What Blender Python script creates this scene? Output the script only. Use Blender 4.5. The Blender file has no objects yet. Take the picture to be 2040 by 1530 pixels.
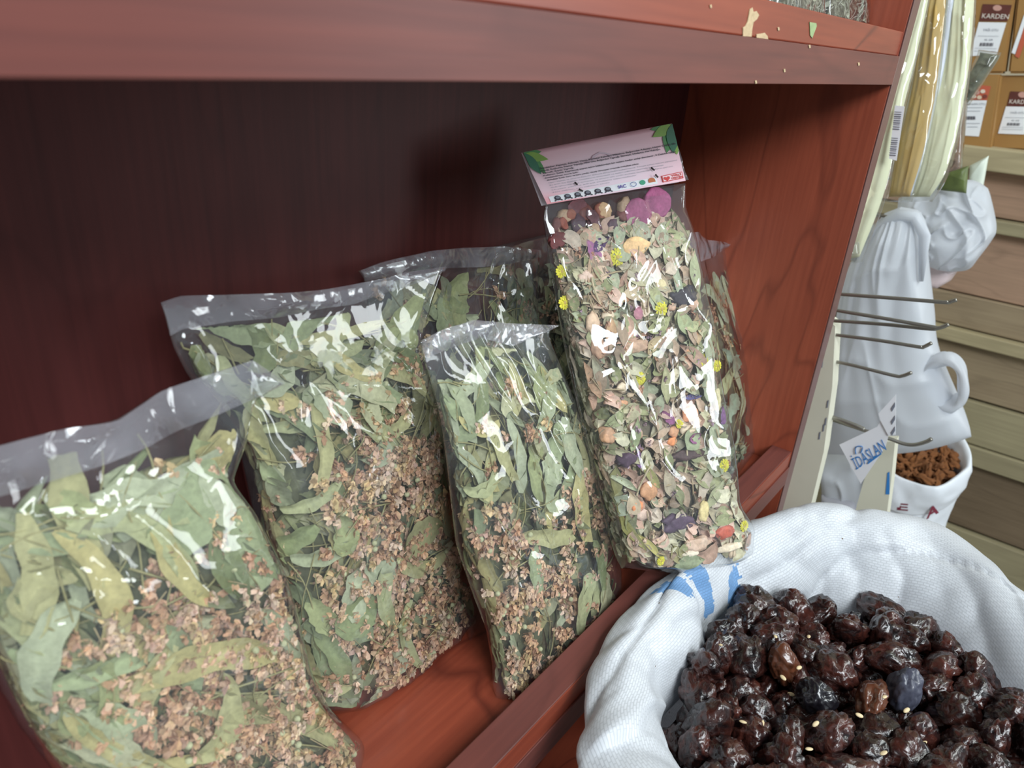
import bpy, math, random
import numpy as np
from mathutils import Vector, Matrix, noise as mnoise

# ================================================================== camera, world, lights, exposure
S = bpy.context.scene
COL = S.collection
F_PX, CX, CY = 1445.0, 1020.0, 765.0
RC = np.array([[0.62247601, -0.29670354, 0.72421725],
               [-0.7798625, -0.31302226, 0.54206231],
               [0.06586432, -0.90221066, -0.42623681]])
CAM = np.array([-0.71782215, -0.1618096, 0.41205592])

cd = bpy.data.cameras.new('camera')
cd.sensor_width = 36.0
cd.lens = F_PX / 2040.0 * 36.0
cd.clip_start = 0.01
cd.dof.use_dof = True
cd.dof.focus_distance = 0.52
cd.dof.aperture_fstop = 11.0
cam = bpy.data.objects.new('camera', cd)
COL.objects.link(cam)
cam.matrix_world = Matrix([[RC[0][0], -RC[0][1], -RC[0][2], CAM[0]],
                           [RC[1][0], -RC[1][1], -RC[1][2], CAM[1]],
                           [RC[2][0], -RC[2][1], -RC[2][2], CAM[2]],
                           [0, 0, 0, 1]])
S.camera = cam

w = bpy.data.worlds.new('world')
S.world = w
w.use_nodes = True
wn = w.node_tree
bg = wn.nodes['Background']
bg.inputs[0].default_value = (0.62, 0.74, 0.80, 1)
bg.inputs[1].default_value = 0.42


def area_light(name, loc, target, sx, sy, power, color):
    ld = bpy.data.lights.new(name, 'AREA')
    ld.shape = 'RECTANGLE'
    ld.size, ld.size_y = sx, sy
    ld.energy = power
    ld.color = color
    o = bpy.data.objects.new(name, ld)
    COL.objects.link(o)
    o.location = loc
    o.rotation_euler = (Vector(target) - Vector(loc)).to_track_quat('-Z', 'Y').to_euler()
    return o


area_light('shop_window_light', (-1.18, -1.5, 1.50), (-0.25, 0.05, 0.1), 1.0, 0.8, 48, (0.90, 0.96, 1.0))
area_light('ceiling_tube_light', (0.25, -1.0, 1.7), (0.1, -0.1, 0.0), 1.2, 0.25, 16, (0.94, 1.0, 0.97))
area_light('film_highlight_fill', (1.35, -1.9, 0.62), (-0.4, 0.05, 0.1), 0.55, 1.1, 17, (0.93, 0.98, 1.0))  # added fill without a known source: puts highlights on the film, lifts the card

S.view_settings.view_transform = 'Standard'
S.view_settings.look = 'None'
S.view_settings.gamma = 1.0
S.view_settings.use_curve_mapping = False
S.view_settings.exposure = 0.0
S.cycles.transparent_max_bounces = 26
S.cycles.max_bounces = 7

# ================================================================== maths helpers
rng = np.random.default_rng(7)
random.seed(7)


def ray(p):
    return RC @ np.array([(p[0] - CX), (p[1] - CY), F_PX])


def at(p, axis, val):
    """point of the world seen at photo pixel p on the plane axis = val"""
    d = ray(p)
    return CAM + d * ((val - CAM[axis]) / d[axis])


def ss(a, b, x):
    t = np.clip((x - a) / (b - a), 0, 1)
    return t * t * (3 - 2 * t)


def hash2(ix, iy, s):
    h = (ix * 374761393 + iy * 668265263 + s * 974634777) & 0xffffffff
    h = ((h ^ (h >> 13)) * 1274126177) & 0xffffffff
    return ((h ^ (h >> 16)) & 0xffff) / 65535.0


def vnoise(x, y, s=0):
    x = np.asarray(x, float); y = np.asarray(y, float)
    ix = np.floor(x).astype(np.int64); iy = np.floor(y).astype(np.int64)
    fx = x - ix; fy = y - iy
    fx = fx * fx * (3 - 2 * fx); fy = fy * fy * (3 - 2 * fy)
    a = hash2(ix, iy, s); b = hash2(ix + 1, iy, s); c = hash2(ix, iy + 1, s); d = hash2(ix + 1, iy + 1, s)
    return (a * (1 - fx) + b * fx) * (1 - fy) + (c * (1 - fx) + d * fx) * fy


def ridged(x, y, s=0):
    return 1 - np.abs(2 * vnoise(x, y, s) - 1)


def resample(pts, n):
    p = np.array(pts, float)
    d = np.concatenate([[0], np.cumsum(np.linalg.norm(np.diff(p, axis=0), axis=1))])
    t = np.linspace(0, d[-1], n)
    return np.stack([np.interp(t, d, p[:, k]) for k in range(p.shape[1])], 1)


def catmull(pts, n, closed=False):
    p = np.array(pts, float)
    m = len(p)
    out = []
    t = np.linspace(0, m if closed else m - 1, n, endpoint=not closed)
    for x in t:
        i = int(min(math.floor(x), (m - 1) if closed else (m - 2)))
        f = x - i
        if closed:
            a, b, c, d = p[(i - 1) % m], p[i % m], p[(i + 1) % m], p[(i + 2) % m]
        else:
            a, b, c, d = p[max(i - 1, 0)], p[i], p[i + 1], p[min(i + 2, m - 1)]
        out.append(.5 * ((2 * b) + (-a + c) * f + (2 * a - 5 * b + 4 * c - d) * f * f + (-a + 3 * b - 3 * c + d) * f ** 3))
    return np.array(out)


class Acc:
    """collects pieces of ONE mesh, with a colour per vertex"""
    def __init__(self):
        self.v, self.f, self.c, self.n = [], [], [], 0

    def add(self, v, f, col=(1, 1, 1)):
        v = np.asarray(v, float)
        self.v.append(v)
        self.f.extend([tuple(int(i) + self.n for i in q) for q in f])
        c = np.asarray(col, float)
        self.c.append(np.tile(c, (len(v), 1)) if c.ndim == 1 else c)
        self.n += len(v)

    def mesh(self, name, mat, smooth=True):
        me = bpy.data.meshes.new(name)
        v = np.concatenate(self.v)
        me.from_pydata(v.tolist(), [], self.f)
        c = np.concatenate(self.c)
        at_ = me.color_attributes.new('col', 'FLOAT_COLOR', 'POINT')
        at_.data.foreach_set('color', np.concatenate([c, np.ones((len(c), 1))], 1).ravel())
        if smooth:
            me.polygons.foreach_set('use_smooth', [True] * len(me.polygons))
        me.materials.append(mat)
        me.update()
        return me


def link(name, me, parent=None, kind=None, label=None, cat=None, group=None):
    o = bpy.data.objects.new(name, me)
    COL.objects.link(o)
    if parent is not None:
        o.parent = parent
        o.matrix_parent_inverse = parent.matrix_basis.inverted()
    if kind: o['kind'] = kind
    if label: o['label'] = label
    if cat: o['category'] = cat
    if group: o['group'] = group
    return o


def thing(name, loc, label, cat, group=None, kind=None):
    o = bpy.data.objects.new(name, None)
    COL.objects.link(o)
    o.location = loc
    o.empty_display_size = 0.02
    o['label'] = label
    o['category'] = cat
    if group: o['group'] = group
    if kind: o['kind'] = kind
    return o


def box_vf(x0, x1, y0, y1, z0, z1, bev=0.0):
    """box with chamfered edges (bev) as verts + faces"""
    bmx = None
    import bmesh
    bm = bmesh.new()
    bmesh.ops.create_cube(bm, size=1)
    for v in bm.verts:
        v.co = Vector(((x0 + x1) / 2 + v.co.x * (x1 - x0), (y0 + y1) / 2 + v.co.y * (y1 - y0), (z0 + z1) / 2 + v.co.z * (z1 - z0)))
    if bev > 0:
        bmesh.ops.bevel(bm, geom=list(bm.edges), offset=bev, segments=2, profile=.5, affect='EDGES')
    bm.verts.index_update()
    v = [tuple(a.co) for a in bm.verts]
    f = [[a.index for a in q.verts] for q in bm.faces]
    bm.free()
    return v, f


def tube_vf(path, r, k=8, cap=True):
    p = np.array(path, float)
    n = len(p)
    rr = np.full(n, r) if np.isscalar(r) else np.array(r)
    v, f = [], []
    up = np.array([0.13, 0.27, 0.95])
    for i in range(n):
        t = p[min(i + 1, n - 1)] - p[max(i - 1, 0)]
        t = t / (np.linalg.norm(t) + 1e-12)
        a = np.cross(t, up); a /= (np.linalg.norm(a) + 1e-12)
        b = np.cross(t, a)
        for j in range(k):
            th = 2 * math.pi * j / k
            v.append(p[i] + rr[i] * (a * math.cos(th) + b * math.sin(th)))
    for i in range(n - 1):
        for j in range(k):
            f.append((i * k + j, i * k + (j + 1) % k, (i + 1) * k + (j + 1) % k, (i + 1) * k + j))
    if cap:
        f.append(tuple(range(k))[::-1]); f.append(tuple(range((n - 1) * k, n * k)))
    return np.array(v), f


def grid_f(nu, nv, off=0, flip=False, wrap=False):
    f = []
    W = nu if wrap else nu + 1
    for j in range(nv):
        for i in range(nu):
            a = off + j * W + i; b = off + j * W + (i + 1) % W if wrap else a + 1
            c = b + W; d = a + W
            f.append((a, b, c, d) if not flip else (a, d, c, b))
    return f


def ico(sub=1):
    import bmesh
    bm = bmesh.new()
    bmesh.ops.create_icosphere(bm, subdivisions=sub, radius=1)
    bm.verts.index_update()
    v = np.array([tuple(a.co) for a in bm.verts]); f = [[a.index for a in q.verts] for q in bm.faces]
    bm.free()
    return v, f


ICO1, ICO2, ICO3, ICO4 = ico(1), ico(2), ico(3), ico(4)


def rnd_rot():
    a = rng.normal(size=(3, 3))
    q, _ = np.linalg.qr(a)
    return q


# ================================================================== materials
def srgb(r, g, b):
    f = lambda c: (c / 255 / 12.92) if c / 255 <= .04045 else ((c / 255 + .055) / 1.055) ** 2.4
    return (f(r), f(g), f(b), 1)


def new_mat(name):
    m = bpy.data.materials.new(name)
    m.use_nodes = True
    nt = m.node_tree
    b = nt.nodes['Principled BSDF']
    return m, nt, b


def simple(name, col, rough=.6, metal=0, spec=.5, noise=0.0, nscale=40, bump=0.0, coat=0):
    m, nt, b = new_mat(name)
    b.inputs['Base Color'].default_value = col
    b.inputs['Roughness'].default_value = rough
    b.inputs['Metallic'].default_value = metal
    b.inputs['Specular IOR Level'].default_value = spec
    b.inputs['Coat Weight'].default_value = coat
    if noise or bump:
        tc = nt.nodes.new('ShaderNodeTexCoord')
        nz = nt.nodes.new('ShaderNodeTexNoise'); nz.inputs['Scale'].default_value = nscale; nz.inputs['Detail'].default_value = 4
        nt.links.new(tc.outputs['Object'], nz.inputs['Vector'])
        if noise:
            mx = nt.nodes.new('ShaderNodeMix'); mx.data_type = 'RGBA'
            mx.inputs['A'].default_value = tuple(c * (1 - noise) for c in col[:3]) + (1,)
            mx.inputs['B'].default_value = tuple(min(1, c * (1 + noise)) for c in col[:3]) + (1,)
            nt.links.new(nz.outputs['Fac'], mx.inputs['Factor'])
            nt.links.new(mx.outputs['Result'], b.inputs['Base Color'])
        if bump:
            bp = nt.nodes.new('ShaderNodeBump'); bp.inputs['Strength'].default_value = bump; bp.inputs['Distance'].default_value = .002
            nt.links.new(nz.outputs['Fac'], bp.inputs['Height'])
            nt.links.new(bp.outputs['Normal'], b.inputs['Normal'])
    return m


def wood(name, base, dark, line, axis=0, rough=.38, lines=1.0, seed=0.0, spec=.5):
    """stained cherry laminate with grain running along the axis"""
    m, nt, b = new_mat(name)
    N, L = nt.nodes, nt.links
    tc = N.new('ShaderNodeTexCoord')
    mp = N.new('ShaderNodeMapping')
    sc = [9.0, 9.0, 9.0]; sc[axis] = 2.2
    mp.inputs['Scale'].default_value = sc
    mp.inputs['Location'].default_value = (seed, seed * 1.7, seed * .6)
    L.new(tc.outputs['Object'], mp.inputs['Vector'])
    n1 = N.new('ShaderNodeTexNoise'); n1.inputs['Scale'].default_value = 1.0; n1.inputs['Detail'].default_value = 2.5; n1.inputs['Distortion'].default_value = .35
    L.new(mp.outputs['Vector'], n1.inputs['Vector'])
    mu = N.new('ShaderNodeMath'); mu.operation = 'MULTIPLY'; mu.inputs[1].default_value = 13
    L.new(n1.outputs['Fac'], mu.inputs[0])
    pp = N.new('ShaderNodeMath'); pp.operation = 'PINGPONG'; pp.inputs[1].default_value = 1.0
    L.new(mu.outputs[0], pp.inputs[0])
    rp = N.new('ShaderNodeValToRGB')
    rp.color_ramp.elements[0].position = 0.0; rp.color_ramp.elements[0].color = (1, 1, 1, 1)
    rp.color_ramp.elements[1].position = .16; rp.color_ramp.elements[1].color = (0, 0, 0, 1)
    L.new(pp.outputs[0], rp.inputs['Fac'])
    mp2 = N.new('ShaderNodeMapping')
    sc2 = [260.0, 260.0, 260.0]; sc2[axis] = 9.0
    mp2.inputs['Scale'].default_value = sc2
    L.new(tc.outputs['Object'], mp2.inputs['Vector'])
    n2 = N.new('ShaderNodeTexNoise'); n2.inputs['Scale'].default_value = 1.0; n2.inputs['Detail'].default_value = 3
    L.new(mp2.outputs['Vector'], n2.inputs['Vector'])
    mp3 = N.new('ShaderNodeMapping')
    sc3 = [22.0, 22.0, 22.0]; sc3[axis] = 7.0
    mp3.inputs['Scale'].default_value = sc3
    L.new(tc.outputs['Object'], mp3.inputs['Vector'])
    n3 = N.new('ShaderNodeTexNoise'); n3.inputs['Scale'].default_value = 1.0; n3.inputs['Detail'].default_value = 3
    L.new(mp3.outputs['Vector'], n3.inputs['Vector'])
    ad = N.new('ShaderNodeMath'); ad.operation = 'ADD'
    L.new(n2.outputs['Fac'], ad.inputs[0]); L.new(n3.outputs['Fac'], ad.inputs[1])
    mr = N.new('ShaderNodeMapRange'); mr.inputs['From Min'].default_value = .6; mr.inputs['From Max'].default_value = 1.4
    L.new(ad.outputs[0], mr.inputs['Value'])
    mx = N.new('ShaderNodeMix'); mx.data_type = 'RGBA'
    mx.inputs['A'].default_value = dark; mx.inputs['B'].default_value = base
    L.new(mr.outputs[0], mx.inputs['Factor'])
    mx2 = N.new('ShaderNodeMix'); mx2.data_type = 'RGBA'
    ml = N.new('ShaderNodeMath'); ml.operation = 'MULTIPLY'; ml.inputs[1].default_value = .6 * lines
    L.new(rp.outputs['Color'], ml.inputs[0])
    L.new(ml.outputs[0], mx2.inputs['Factor'])
    L.new(mx.outputs['Result'], mx2.inputs['A']); mx2.inputs['B'].default_value = line
    L.new(mx2.outputs['Result'], b.inputs['Base Color'])
    b.inputs['Roughness'].default_value = rough
    b.inputs['Specular IOR Level'].default_value = spec
    bp = N.new('ShaderNodeBump'); bp.inputs['Strength'].default_value = .12; bp.inputs['Distance'].default_value = .0006
    L.new(n2.outputs['Fac'], bp.inputs['Height']); L.new(bp.outputs['Normal'], b.inputs['Normal'])
    return m


def film(name, haze=.04, rough=.05, tint=(.97, .98, .98), bump=.35, bscale=26, hazecol=(.75, .78, .82), gl=1.0):
    """thin clear plastic: see-through, with a mirror-like gloss and a little milky haze"""
    m = bpy.data.materials.new(name)
    m.use_nodes = True
    nt = m.node_tree; N, L = nt.nodes, nt.links
    N.clear()
    out = N.new('ShaderNodeOutputMaterial')
    tr = N.new('ShaderNodeBsdfTransparent'); tr.inputs[0].default_value = tint + (1,)
    gs = N.new('ShaderNodeBsdfGlossy'); gs.inputs['Roughness'].default_value = rough
    df = N.new('ShaderNodeBsdfDiffuse'); df.inputs[0].default_value = hazecol + (1,)
    geo = N.new('ShaderNodeNewGeometry')
    ior = N.new('ShaderNodeMix'); ior.data_type = 'FLOAT'
    ior.inputs['A'].default_value = 1.5; ior.inputs['B'].default_value = 1 / 1.5
    L.new(geo.outputs['Backfacing'], ior.inputs['Factor'])
    fr = N.new('ShaderNodeFresnel'); L.new(ior.outputs['Result'], fr.inputs['IOR'])
    fm = N.new('ShaderNodeMath'); fm.operation = 'MULTIPLY'; fm.inputs[1].default_value = gl * 1.6; fm.use_clamp = True
    L.new(fr.outputs[0], fm.inputs[0])
    tc = N.new('ShaderNodeTexCoord')
    nz = N.new('ShaderNodeTexNoise'); nz.inputs['Scale'].default_value = bscale; nz.inputs['Detail'].default_value = 2.0; nz.inputs['Distortion'].default_value = .8
    L.new(tc.outputs['Object'], nz.inputs['Vector'])
    vo = N.new('ShaderNodeTexVoronoi'); vo.feature = 'DISTANCE_TO_EDGE'; vo.inputs['Scale'].default_value = bscale * .8
    L.new(nz.outputs['Color'], vo.inputs['Vector'])
    L.new(tc.outputs['Object'], vo.inputs['Vector'])
    ad = N.new('ShaderNodeMath'); ad.operation = 'MULTIPLY_ADD'; ad.inputs[1].default_value = .35
    L.new(vo.outputs['Distance'], ad.inputs[0]); L.new(nz.outputs['Fac'], ad.inputs[2])
    bp = N.new('ShaderNodeBump'); bp.inputs['Strength'].default_value = bump; bp.inputs['Distance'].default_value = .012
    L.new(ad.outputs[0], bp.inputs['Height'])
    for n_ in (gs, fr):
        L.new(bp.outputs['Normal'], n_.inputs['Normal'])
    nh = N.new('ShaderNodeTexNoise'); nh.inputs['Scale'].default_value = 35; nh.inputs['Detail'].default_value = 3
    L.new(tc.outputs['Object'], nh.inputs['Vector'])
    hz = N.new('ShaderNodeMapRange'); hz.inputs['From Min'].default_value = .3; hz.inputs['From Max'].default_value = .75
    hz.inputs['To Min'].default_value = haze * .45; hz.inputs['To Max'].default_value = haze * 1.6
    L.new(nh.outputs['Fac'], hz.inputs['Value'])
    m1 = N.new('ShaderNodeMixShader'); m2 = N.new('ShaderNodeMixShader')
    L.new(hz.outputs[0], m1.inputs[0]); L.new(tr.outputs[0], m1.inputs[1]); L.new(df.outputs[0], m1.inputs[2])
    L.new(fm.outputs[0], m2.inputs[0]); L.new(m1.outputs[0], m2.inputs[1]); L.new(gs.outputs[0], m2.inputs[2])
    L.new(m2.outputs[0], out.inputs[0])
    return m


def herb(name, rough=.75, trans=.12, bump=.5, nscale=420, var=.25, spec=.3):
    """dry plant matter, coloured by the mesh's own colour attribute"""
    m, nt, b = new_mat(name)
    N, L = nt.nodes, nt.links
    at_ = N.new('ShaderNodeAttribute'); at_.attribute_name = 'col'
    tc = N.new('ShaderNodeTexCoord')
    nz = N.new('ShaderNodeTexNoise'); nz.inputs['Scale'].default_value = nscale; nz.inputs['Detail'].default_value = 3
    L.new(tc.outputs['Object'], nz.inputs['Vector'])
    n2 = N.new('ShaderNodeTexNoise'); n2.inputs['Scale'].default_value = 70; n2.inputs['Detail'].default_value = 2
    L.new(tc.outputs['Object'], n2.inputs['Vector'])
    av = N.new('ShaderNodeMath'); av.operation = 'ADD'; L.new(nz.outputs['Fac'], av.inputs[0]); L.new(n2.outputs['Fac'], av.inputs[1])
    mr = N.new('ShaderNodeMapRange'); mr.inputs['From Min'].default_value = .6; mr.inputs['From Max'].default_value = 1.4
    mr.inputs['To Min'].default_value = 1 - var; mr.inputs['To Max'].default_value = 1 + var
    L.new(av.outputs[0], mr.inputs['Value'])
    vm = N.new('ShaderNodeVectorMath'); vm.operation = 'SCALE'
    L.new(at_.outputs['Color'], vm.inputs[0]); L.new(mr.outputs[0], vm.inputs['Scale'])
    L.new(vm.outputs[0], b.inputs['Base Color'])
    b.inputs['Roughness'].default_value = rough
    b.inputs['Specular IOR Level'].default_value = spec
    bp = N.new('ShaderNodeBump'); bp.inputs['Strength'].default_value = bump; bp.inputs['Distance'].default_value = .0008
    L.new(nz.outputs['Fac'], bp.inputs['Height']); L.new(bp.outputs['Normal'], b.inputs['Normal'])
    if trans:
        out = [n for n in N if n.type == 'OUTPUT_MATERIAL'][0]
        tl = N.new('ShaderNodeBsdfTranslucent'); L.new(vm.outputs[0], tl.inputs[0])
        mx = N.new('ShaderNodeMixShader'); mx.inputs[0].default_value = trans
        L.new(b.outputs[0], mx.inputs[1]); L.new(tl.outputs[0], mx.inputs[2]); L.new(mx.outputs[0], out.inputs[0])
    return m


M = {}
CH = (srgb(150, 72, 50), srgb(120, 52, 37), srgb(76, 30, 24))
M['wood_x'] = wood('cherry laminate lengthwise', *CH, axis=0, rough=.36)
M['wood_z'] = wood('cherry laminate upright', srgb(164, 82, 58), srgb(136, 64, 45), srgb(96, 43, 32), axis=2, rough=.4, seed=3.1, lines=.7)
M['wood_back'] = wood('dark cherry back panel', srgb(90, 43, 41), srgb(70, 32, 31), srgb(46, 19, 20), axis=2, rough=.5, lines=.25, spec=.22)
M['wood_edge'] = wood('edge banding', srgb(118, 66, 58), srgb(94, 54, 50), srgb(74, 42, 40), axis=0, rough=.42, lines=.35, seed=7, spec=.35)
M['edge_z'] = wood('edge banding upright', srgb(112, 78, 74), srgb(96, 66, 62), srgb(70, 46, 44), axis=2, rough=.35, lines=.1, seed=9)
M['chip'] = simple('bare chipboard', srgb(196, 172, 136), .8, noise=.15, nscale=300, bump=.5)
M['film'] = film('clear cellophane', haze=.035, bump=.22)
M['film_stiff'] = film('crisp clear cellophane', haze=.03, rough=.03, bump=.3, bscale=20)
M['seal'] = film('folded cellophane band', haze=.17, rough=.10, bump=.5, bscale=40, hazecol=(.50, .48, .53))
M['herb'] = herb('dry linden')
M['herb_gloss'] = herb('dry fruit pieces', rough=.5, trans=0, var=.3)
M['paper'] = simple('white paper', srgb(232, 234, 238), .6)
M['ink'] = simple('dark ink', srgb(52, 44, 58), .6)
M['ink_red'] = simple('red ink', srgb(206, 62, 60), .6)
M['ink_blue'] = simple('blue ink', srgb(52, 126, 196), .6)
M['ink_grey'] = simple('grey ink', srgb(120, 124, 136), .6)
M['ink_maroon'] = simple('maroon ink', srgb(120, 40, 58), .6)
M['steel'] = simple('dull zinc steel', srgb(150, 148, 140), .38, metal=.85)
M['staple'] = simple('staple steel', srgb(70, 66, 66), .35, metal=.8)


# ================================================================== the shelving unit
def solid(name, b, mat, parent, bev=.0008, label=None):
    a = Acc(); a.add(*box_vf(*b, bev)); me = a.mesh(name, mat, smooth=False)
    return link(name, me, parent, label=label)


unit = thing('shelving_unit', (-.6, 0.09, -.6), 'reddish brown cherry laminate shelving unit that holds the herb bags', 'shelving unit')
XL, YB = -1.35, .183
for zb in (0.0, .40, -.42, .80):
    solid('shelf_board', (XL, 0.0, 0.0, YB, zb, zb + .022), M['wood_x'], unit)
    solid('board_edging', (XL, 0.0, -.0012, .0, zb, zb + .022), M['wood_edge'], unit, .0003)
    solid('front_rail', (XL, 0.0, .0008, .0215, zb + .0222, zb + .0402), M['wood_x'] if zb == .4 else M['wood_edge'], unit)
solid('side_panel', (0.0, .021, 0.0, YB + .006, -.62, 1.0), M['wood_z'], unit)
solid('panel_edging', (0.0, .021, -.0012, .0, -.62, 1.0), M['edge_z'], unit, .0003)
solid('side_panel', (XL - .021, XL, 0.0, YB + .006, -.62, 1.0), M['wood_z'], unit)
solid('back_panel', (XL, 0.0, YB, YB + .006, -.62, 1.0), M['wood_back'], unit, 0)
# the red lower face of the rail under its pale top
solid('rail_facing', (XL, 0.0, .0002, .0009, .0222, .0398), M['wood_x'], unit, 0)


def patch(name, poly, y, mat, parent, th=.0004, label=None):
    """thin flat shape given by outline pixels on the plane y"""
    p = [at(q, 1, y) for q in poly]
    n = len(p)
    a = Acc()
    v = [tuple(q) for q in p] + [tuple(q - np.array([0, th, 0])) for q in p]
    f = [tuple(range(n, 2 * n))[::-1]] + [(i, (i + 1) % n, n + (i + 1) % n, n + i) for i in range(n)]
    a.add(v, f)
    return link(name, a.mesh(name, mat, False), parent, label=label)


patch('chipped_laminate', [(1493, 18), (1498, 15), (1500, 24), (1506, 22), (1511, 30), (1507, 38), (1500, 44), (1497, 60), (1496, 73),
                      (1479, 72), (1479, 55), (1484, 52), (1488, 44)], .0007, M['chip'], unit, label='bare pale patch where the laminate chipped off the upper rail')
patch('chipped_laminate', [(1506, 68), (1514, 67), (1522, 65), (1528, 72), (1529, 78), (1506, 75)], .0007, M['chip'], unit)
patch('sticker_scrap', [(1612, 44), (1625, 46), (1626, 52), (1617, 76), (1613, 70)], .0007, simple('torn sticker', srgb(150, 170, 120), .5, noise=.3, nscale=300), unit)
for q in ((1505, 164), (1612, 93), (1562, 141), (1710, 128), (1415, 13), (1550, 58)):
    patch('paint_fleck', [(q[0] - 2, q[1] - 3), (q[0] + 1, q[1] - 4), (q[0] + 2, q[1] + 2), (q[0] - 1, q[1] + 3)], -.0013 if q[1] > 80 else .0007, M['chip'], unit)


# ================================================================== bags
class Sheet:
    """a surface with four edges (given as photo pixels) lying on a plane that leans in the shelf"""
    def __init__(s, L, R, B, T, plane, N=48):
        p0, p1, p2 = [np.array(q, float) for q in plane]
        s.p0 = p0
        n = np.cross(p1 - p0, p2 - p0); n /= np.linalg.norm(n)
        if np.dot(n, CAM - p0) < 0: n = -n
        s.n = n
        s.N = N
        l, r, b, t = resample(L, N + 1), resample(R, N + 1), resample(B, N + 1), resample(T, N + 1)
        u = np.linspace(0, 1, N + 1)[None, :, None]; v = np.linspace(0, 1, N + 1)[:, None, None]
        P = (1 - u) * l[:, None] + u * r[:, None] + (1 - v) * b[None] + v * t[None] - (
            (1 - u) * (1 - v) * l[0] + u * (1 - v) * r[0] + (1 - u) * v * l[-1] + u * v * r[-1])
        d = np.stack([P[..., 0] - CX, P[..., 1] - CY, np.full(P.shape[:2], F_PX)], -1) @ RC.T
        k = ((p0 - CAM) @ n) / (d @ n)
        s.G = CAM + d * k[..., None]
        g = s.G
        s.W = np.linalg.norm(g[N // 2, -1] - g[N // 2, 0]); s.H = np.linalg.norm(g[-1, N // 2] - g[0, N // 2])

    def base(s, u, v):
        u = np.clip(np.asarray(u, float), 0, 1) * s.N; v = np.clip(np.asarray(v, float), 0, 1) * s.N
        i = np.minimum(u.astype(int), s.N - 1); j = np.minimum(v.astype(int), s.N - 1)
        a = (u - i)[..., None]; b = (v - j)[..., None]; g = s.G
        return (g[j, i] * (1 - a) + g[j, i + 1] * a) * (1 - b) + (g[j + 1, i] * (1 - a) + g[j + 1, i + 1] * a) * b

    def px2uv(s, p):
        d = ray(p); k = ((s.p0 - CAM) @ s.n) / (d @ s.n); w = CAM + d * k
        dd = np.linalg.norm(s.G - w, axis=-1); j, i = np.unravel_index(np.argmin(dd), dd.shape)
        return i / s.N, j / s.N


class Bag(Sheet):
    def __init__(s, L, R, B, T, plane, thick, top=.9, bottom=.04, wr=.0035, seed=1, side=.10, N=48, creases=()):
        super().__init__(L, R, B, T, plane, N)
        s.th, s.top, s.bot, s.wr, s.seed, s.side = thick, top, bottom, wr, seed, side
        s.cr = []
        for poly in creases:
            s.cr.append(np.array([s.px2uv(q) for q in poly]) * np.array([s.W, s.H]))

    def t(s, u, v):
        u = np.clip(u, 0, 1); v = np.clip(v, 0, 1)
        pu = np.clip(1 - (np.abs(2 * u - 1)) ** (1 / s.side * .35), 0, 1) ** .5
        pv = np.clip(v / max(s.bot, 1e-4), 0, 1) ** .5 * (1 - ss(.45, s.top, v)) ** .8
        return s.th * pu * pv + .0004

    def wrinkle(s, u, v):
        x, y = u * s.W / .05, v * s.H / .05
        w = ridged(x * .9 + y * .35, y * .55 - x * .2, s.seed) ** 3 * .9 + ridged(x * 1.7 - y * .8, y * 1.3 + x * .7, s.seed + 5) ** 4 * .6 \
            + (vnoise(x * 1.1, y * .9, s.seed + 9) - .5) * .9
        w = w + ridged(x * 1.05 + y * .22 + .6 * vnoise(x * .8, y * .8, s.seed + 3), y * .22 - x * .1, s.seed + 21) ** 7 * 1.1 + ridged(x * .5 - y * .9, y * .3 + x * .55, s.seed + 33) ** 8 * .9
        add = 0
        P_ = np.stack([u * s.W, v * s.H], -1)
        for c in s.cr:
            best = np.full(np.shape(u), 9.0); along = np.zeros(np.shape(u)); n_ = len(c) - 1
            for i in range(n_):
                d = c[i + 1] - c[i]; t_ = np.clip(((P_ - c[i]) @ d) / (d @ d + 1e-12), 0, 1)
                q = np.linalg.norm(P_ - c[i] - t_[..., None] * d, axis=-1)
                along = np.where(q < best, (i + t_) / n_, along); best = np.minimum(q, best)
            add = add + .0026 * np.exp(-(best / .0045) ** 1.4) * np.sin(np.pi * np.clip(along * .9 + .05, 0, 1)) ** .6
        edge = np.clip(np.minimum(u, 1 - u) / .05, 0, 1) * np.clip(np.minimum(v, 1 - v) / .03, 0, 1)
        return (w * s.wr + add) * edge

    def P(s, u, v, k):
        return s.base(u, v) + s.n * (s.t(u, v) * k)[..., None]

    def film_mesh(s, name, mat, parent, nu=84, nv=110):
        u, v = np.meshgrid(np.linspace(0, 1, nu + 1), np.linspace(0, 1, nv + 1))
        f_ = s.base(u, v) + s.n * (s.t(u, v) + s.wrinkle(u, v))[..., None]
        b_ = s.base(u, v) - s.n * (s.t(u, v) * .8 + .0002)[..., None]
        a = Acc()
        a.add(f_.reshape(-1, 3), grid_f(nu, nv))
        a.add(b_.reshape(-1, 3), grid_f(nu, nv, flip=True))
        o = (nu + 1) * (nv + 1)
        e = [(i, i + 1) for i in range(nu)] + [(nv * (nu + 1) + i + 1, nv * (nu + 1) + i) for i in range(nu)] \
            + [((j + 1) * (nu + 1), j * (nu + 1)) for j in range(nv)] + [(j * (nu + 1) + nu, (j + 1) * (nu + 1) + nu) for j in range(nv)]
        a.f.extend([(q[1], q[0], o + q[0], o + q[1]) for q in e])
        return link(name, a.mesh(name, mat), parent)


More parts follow.
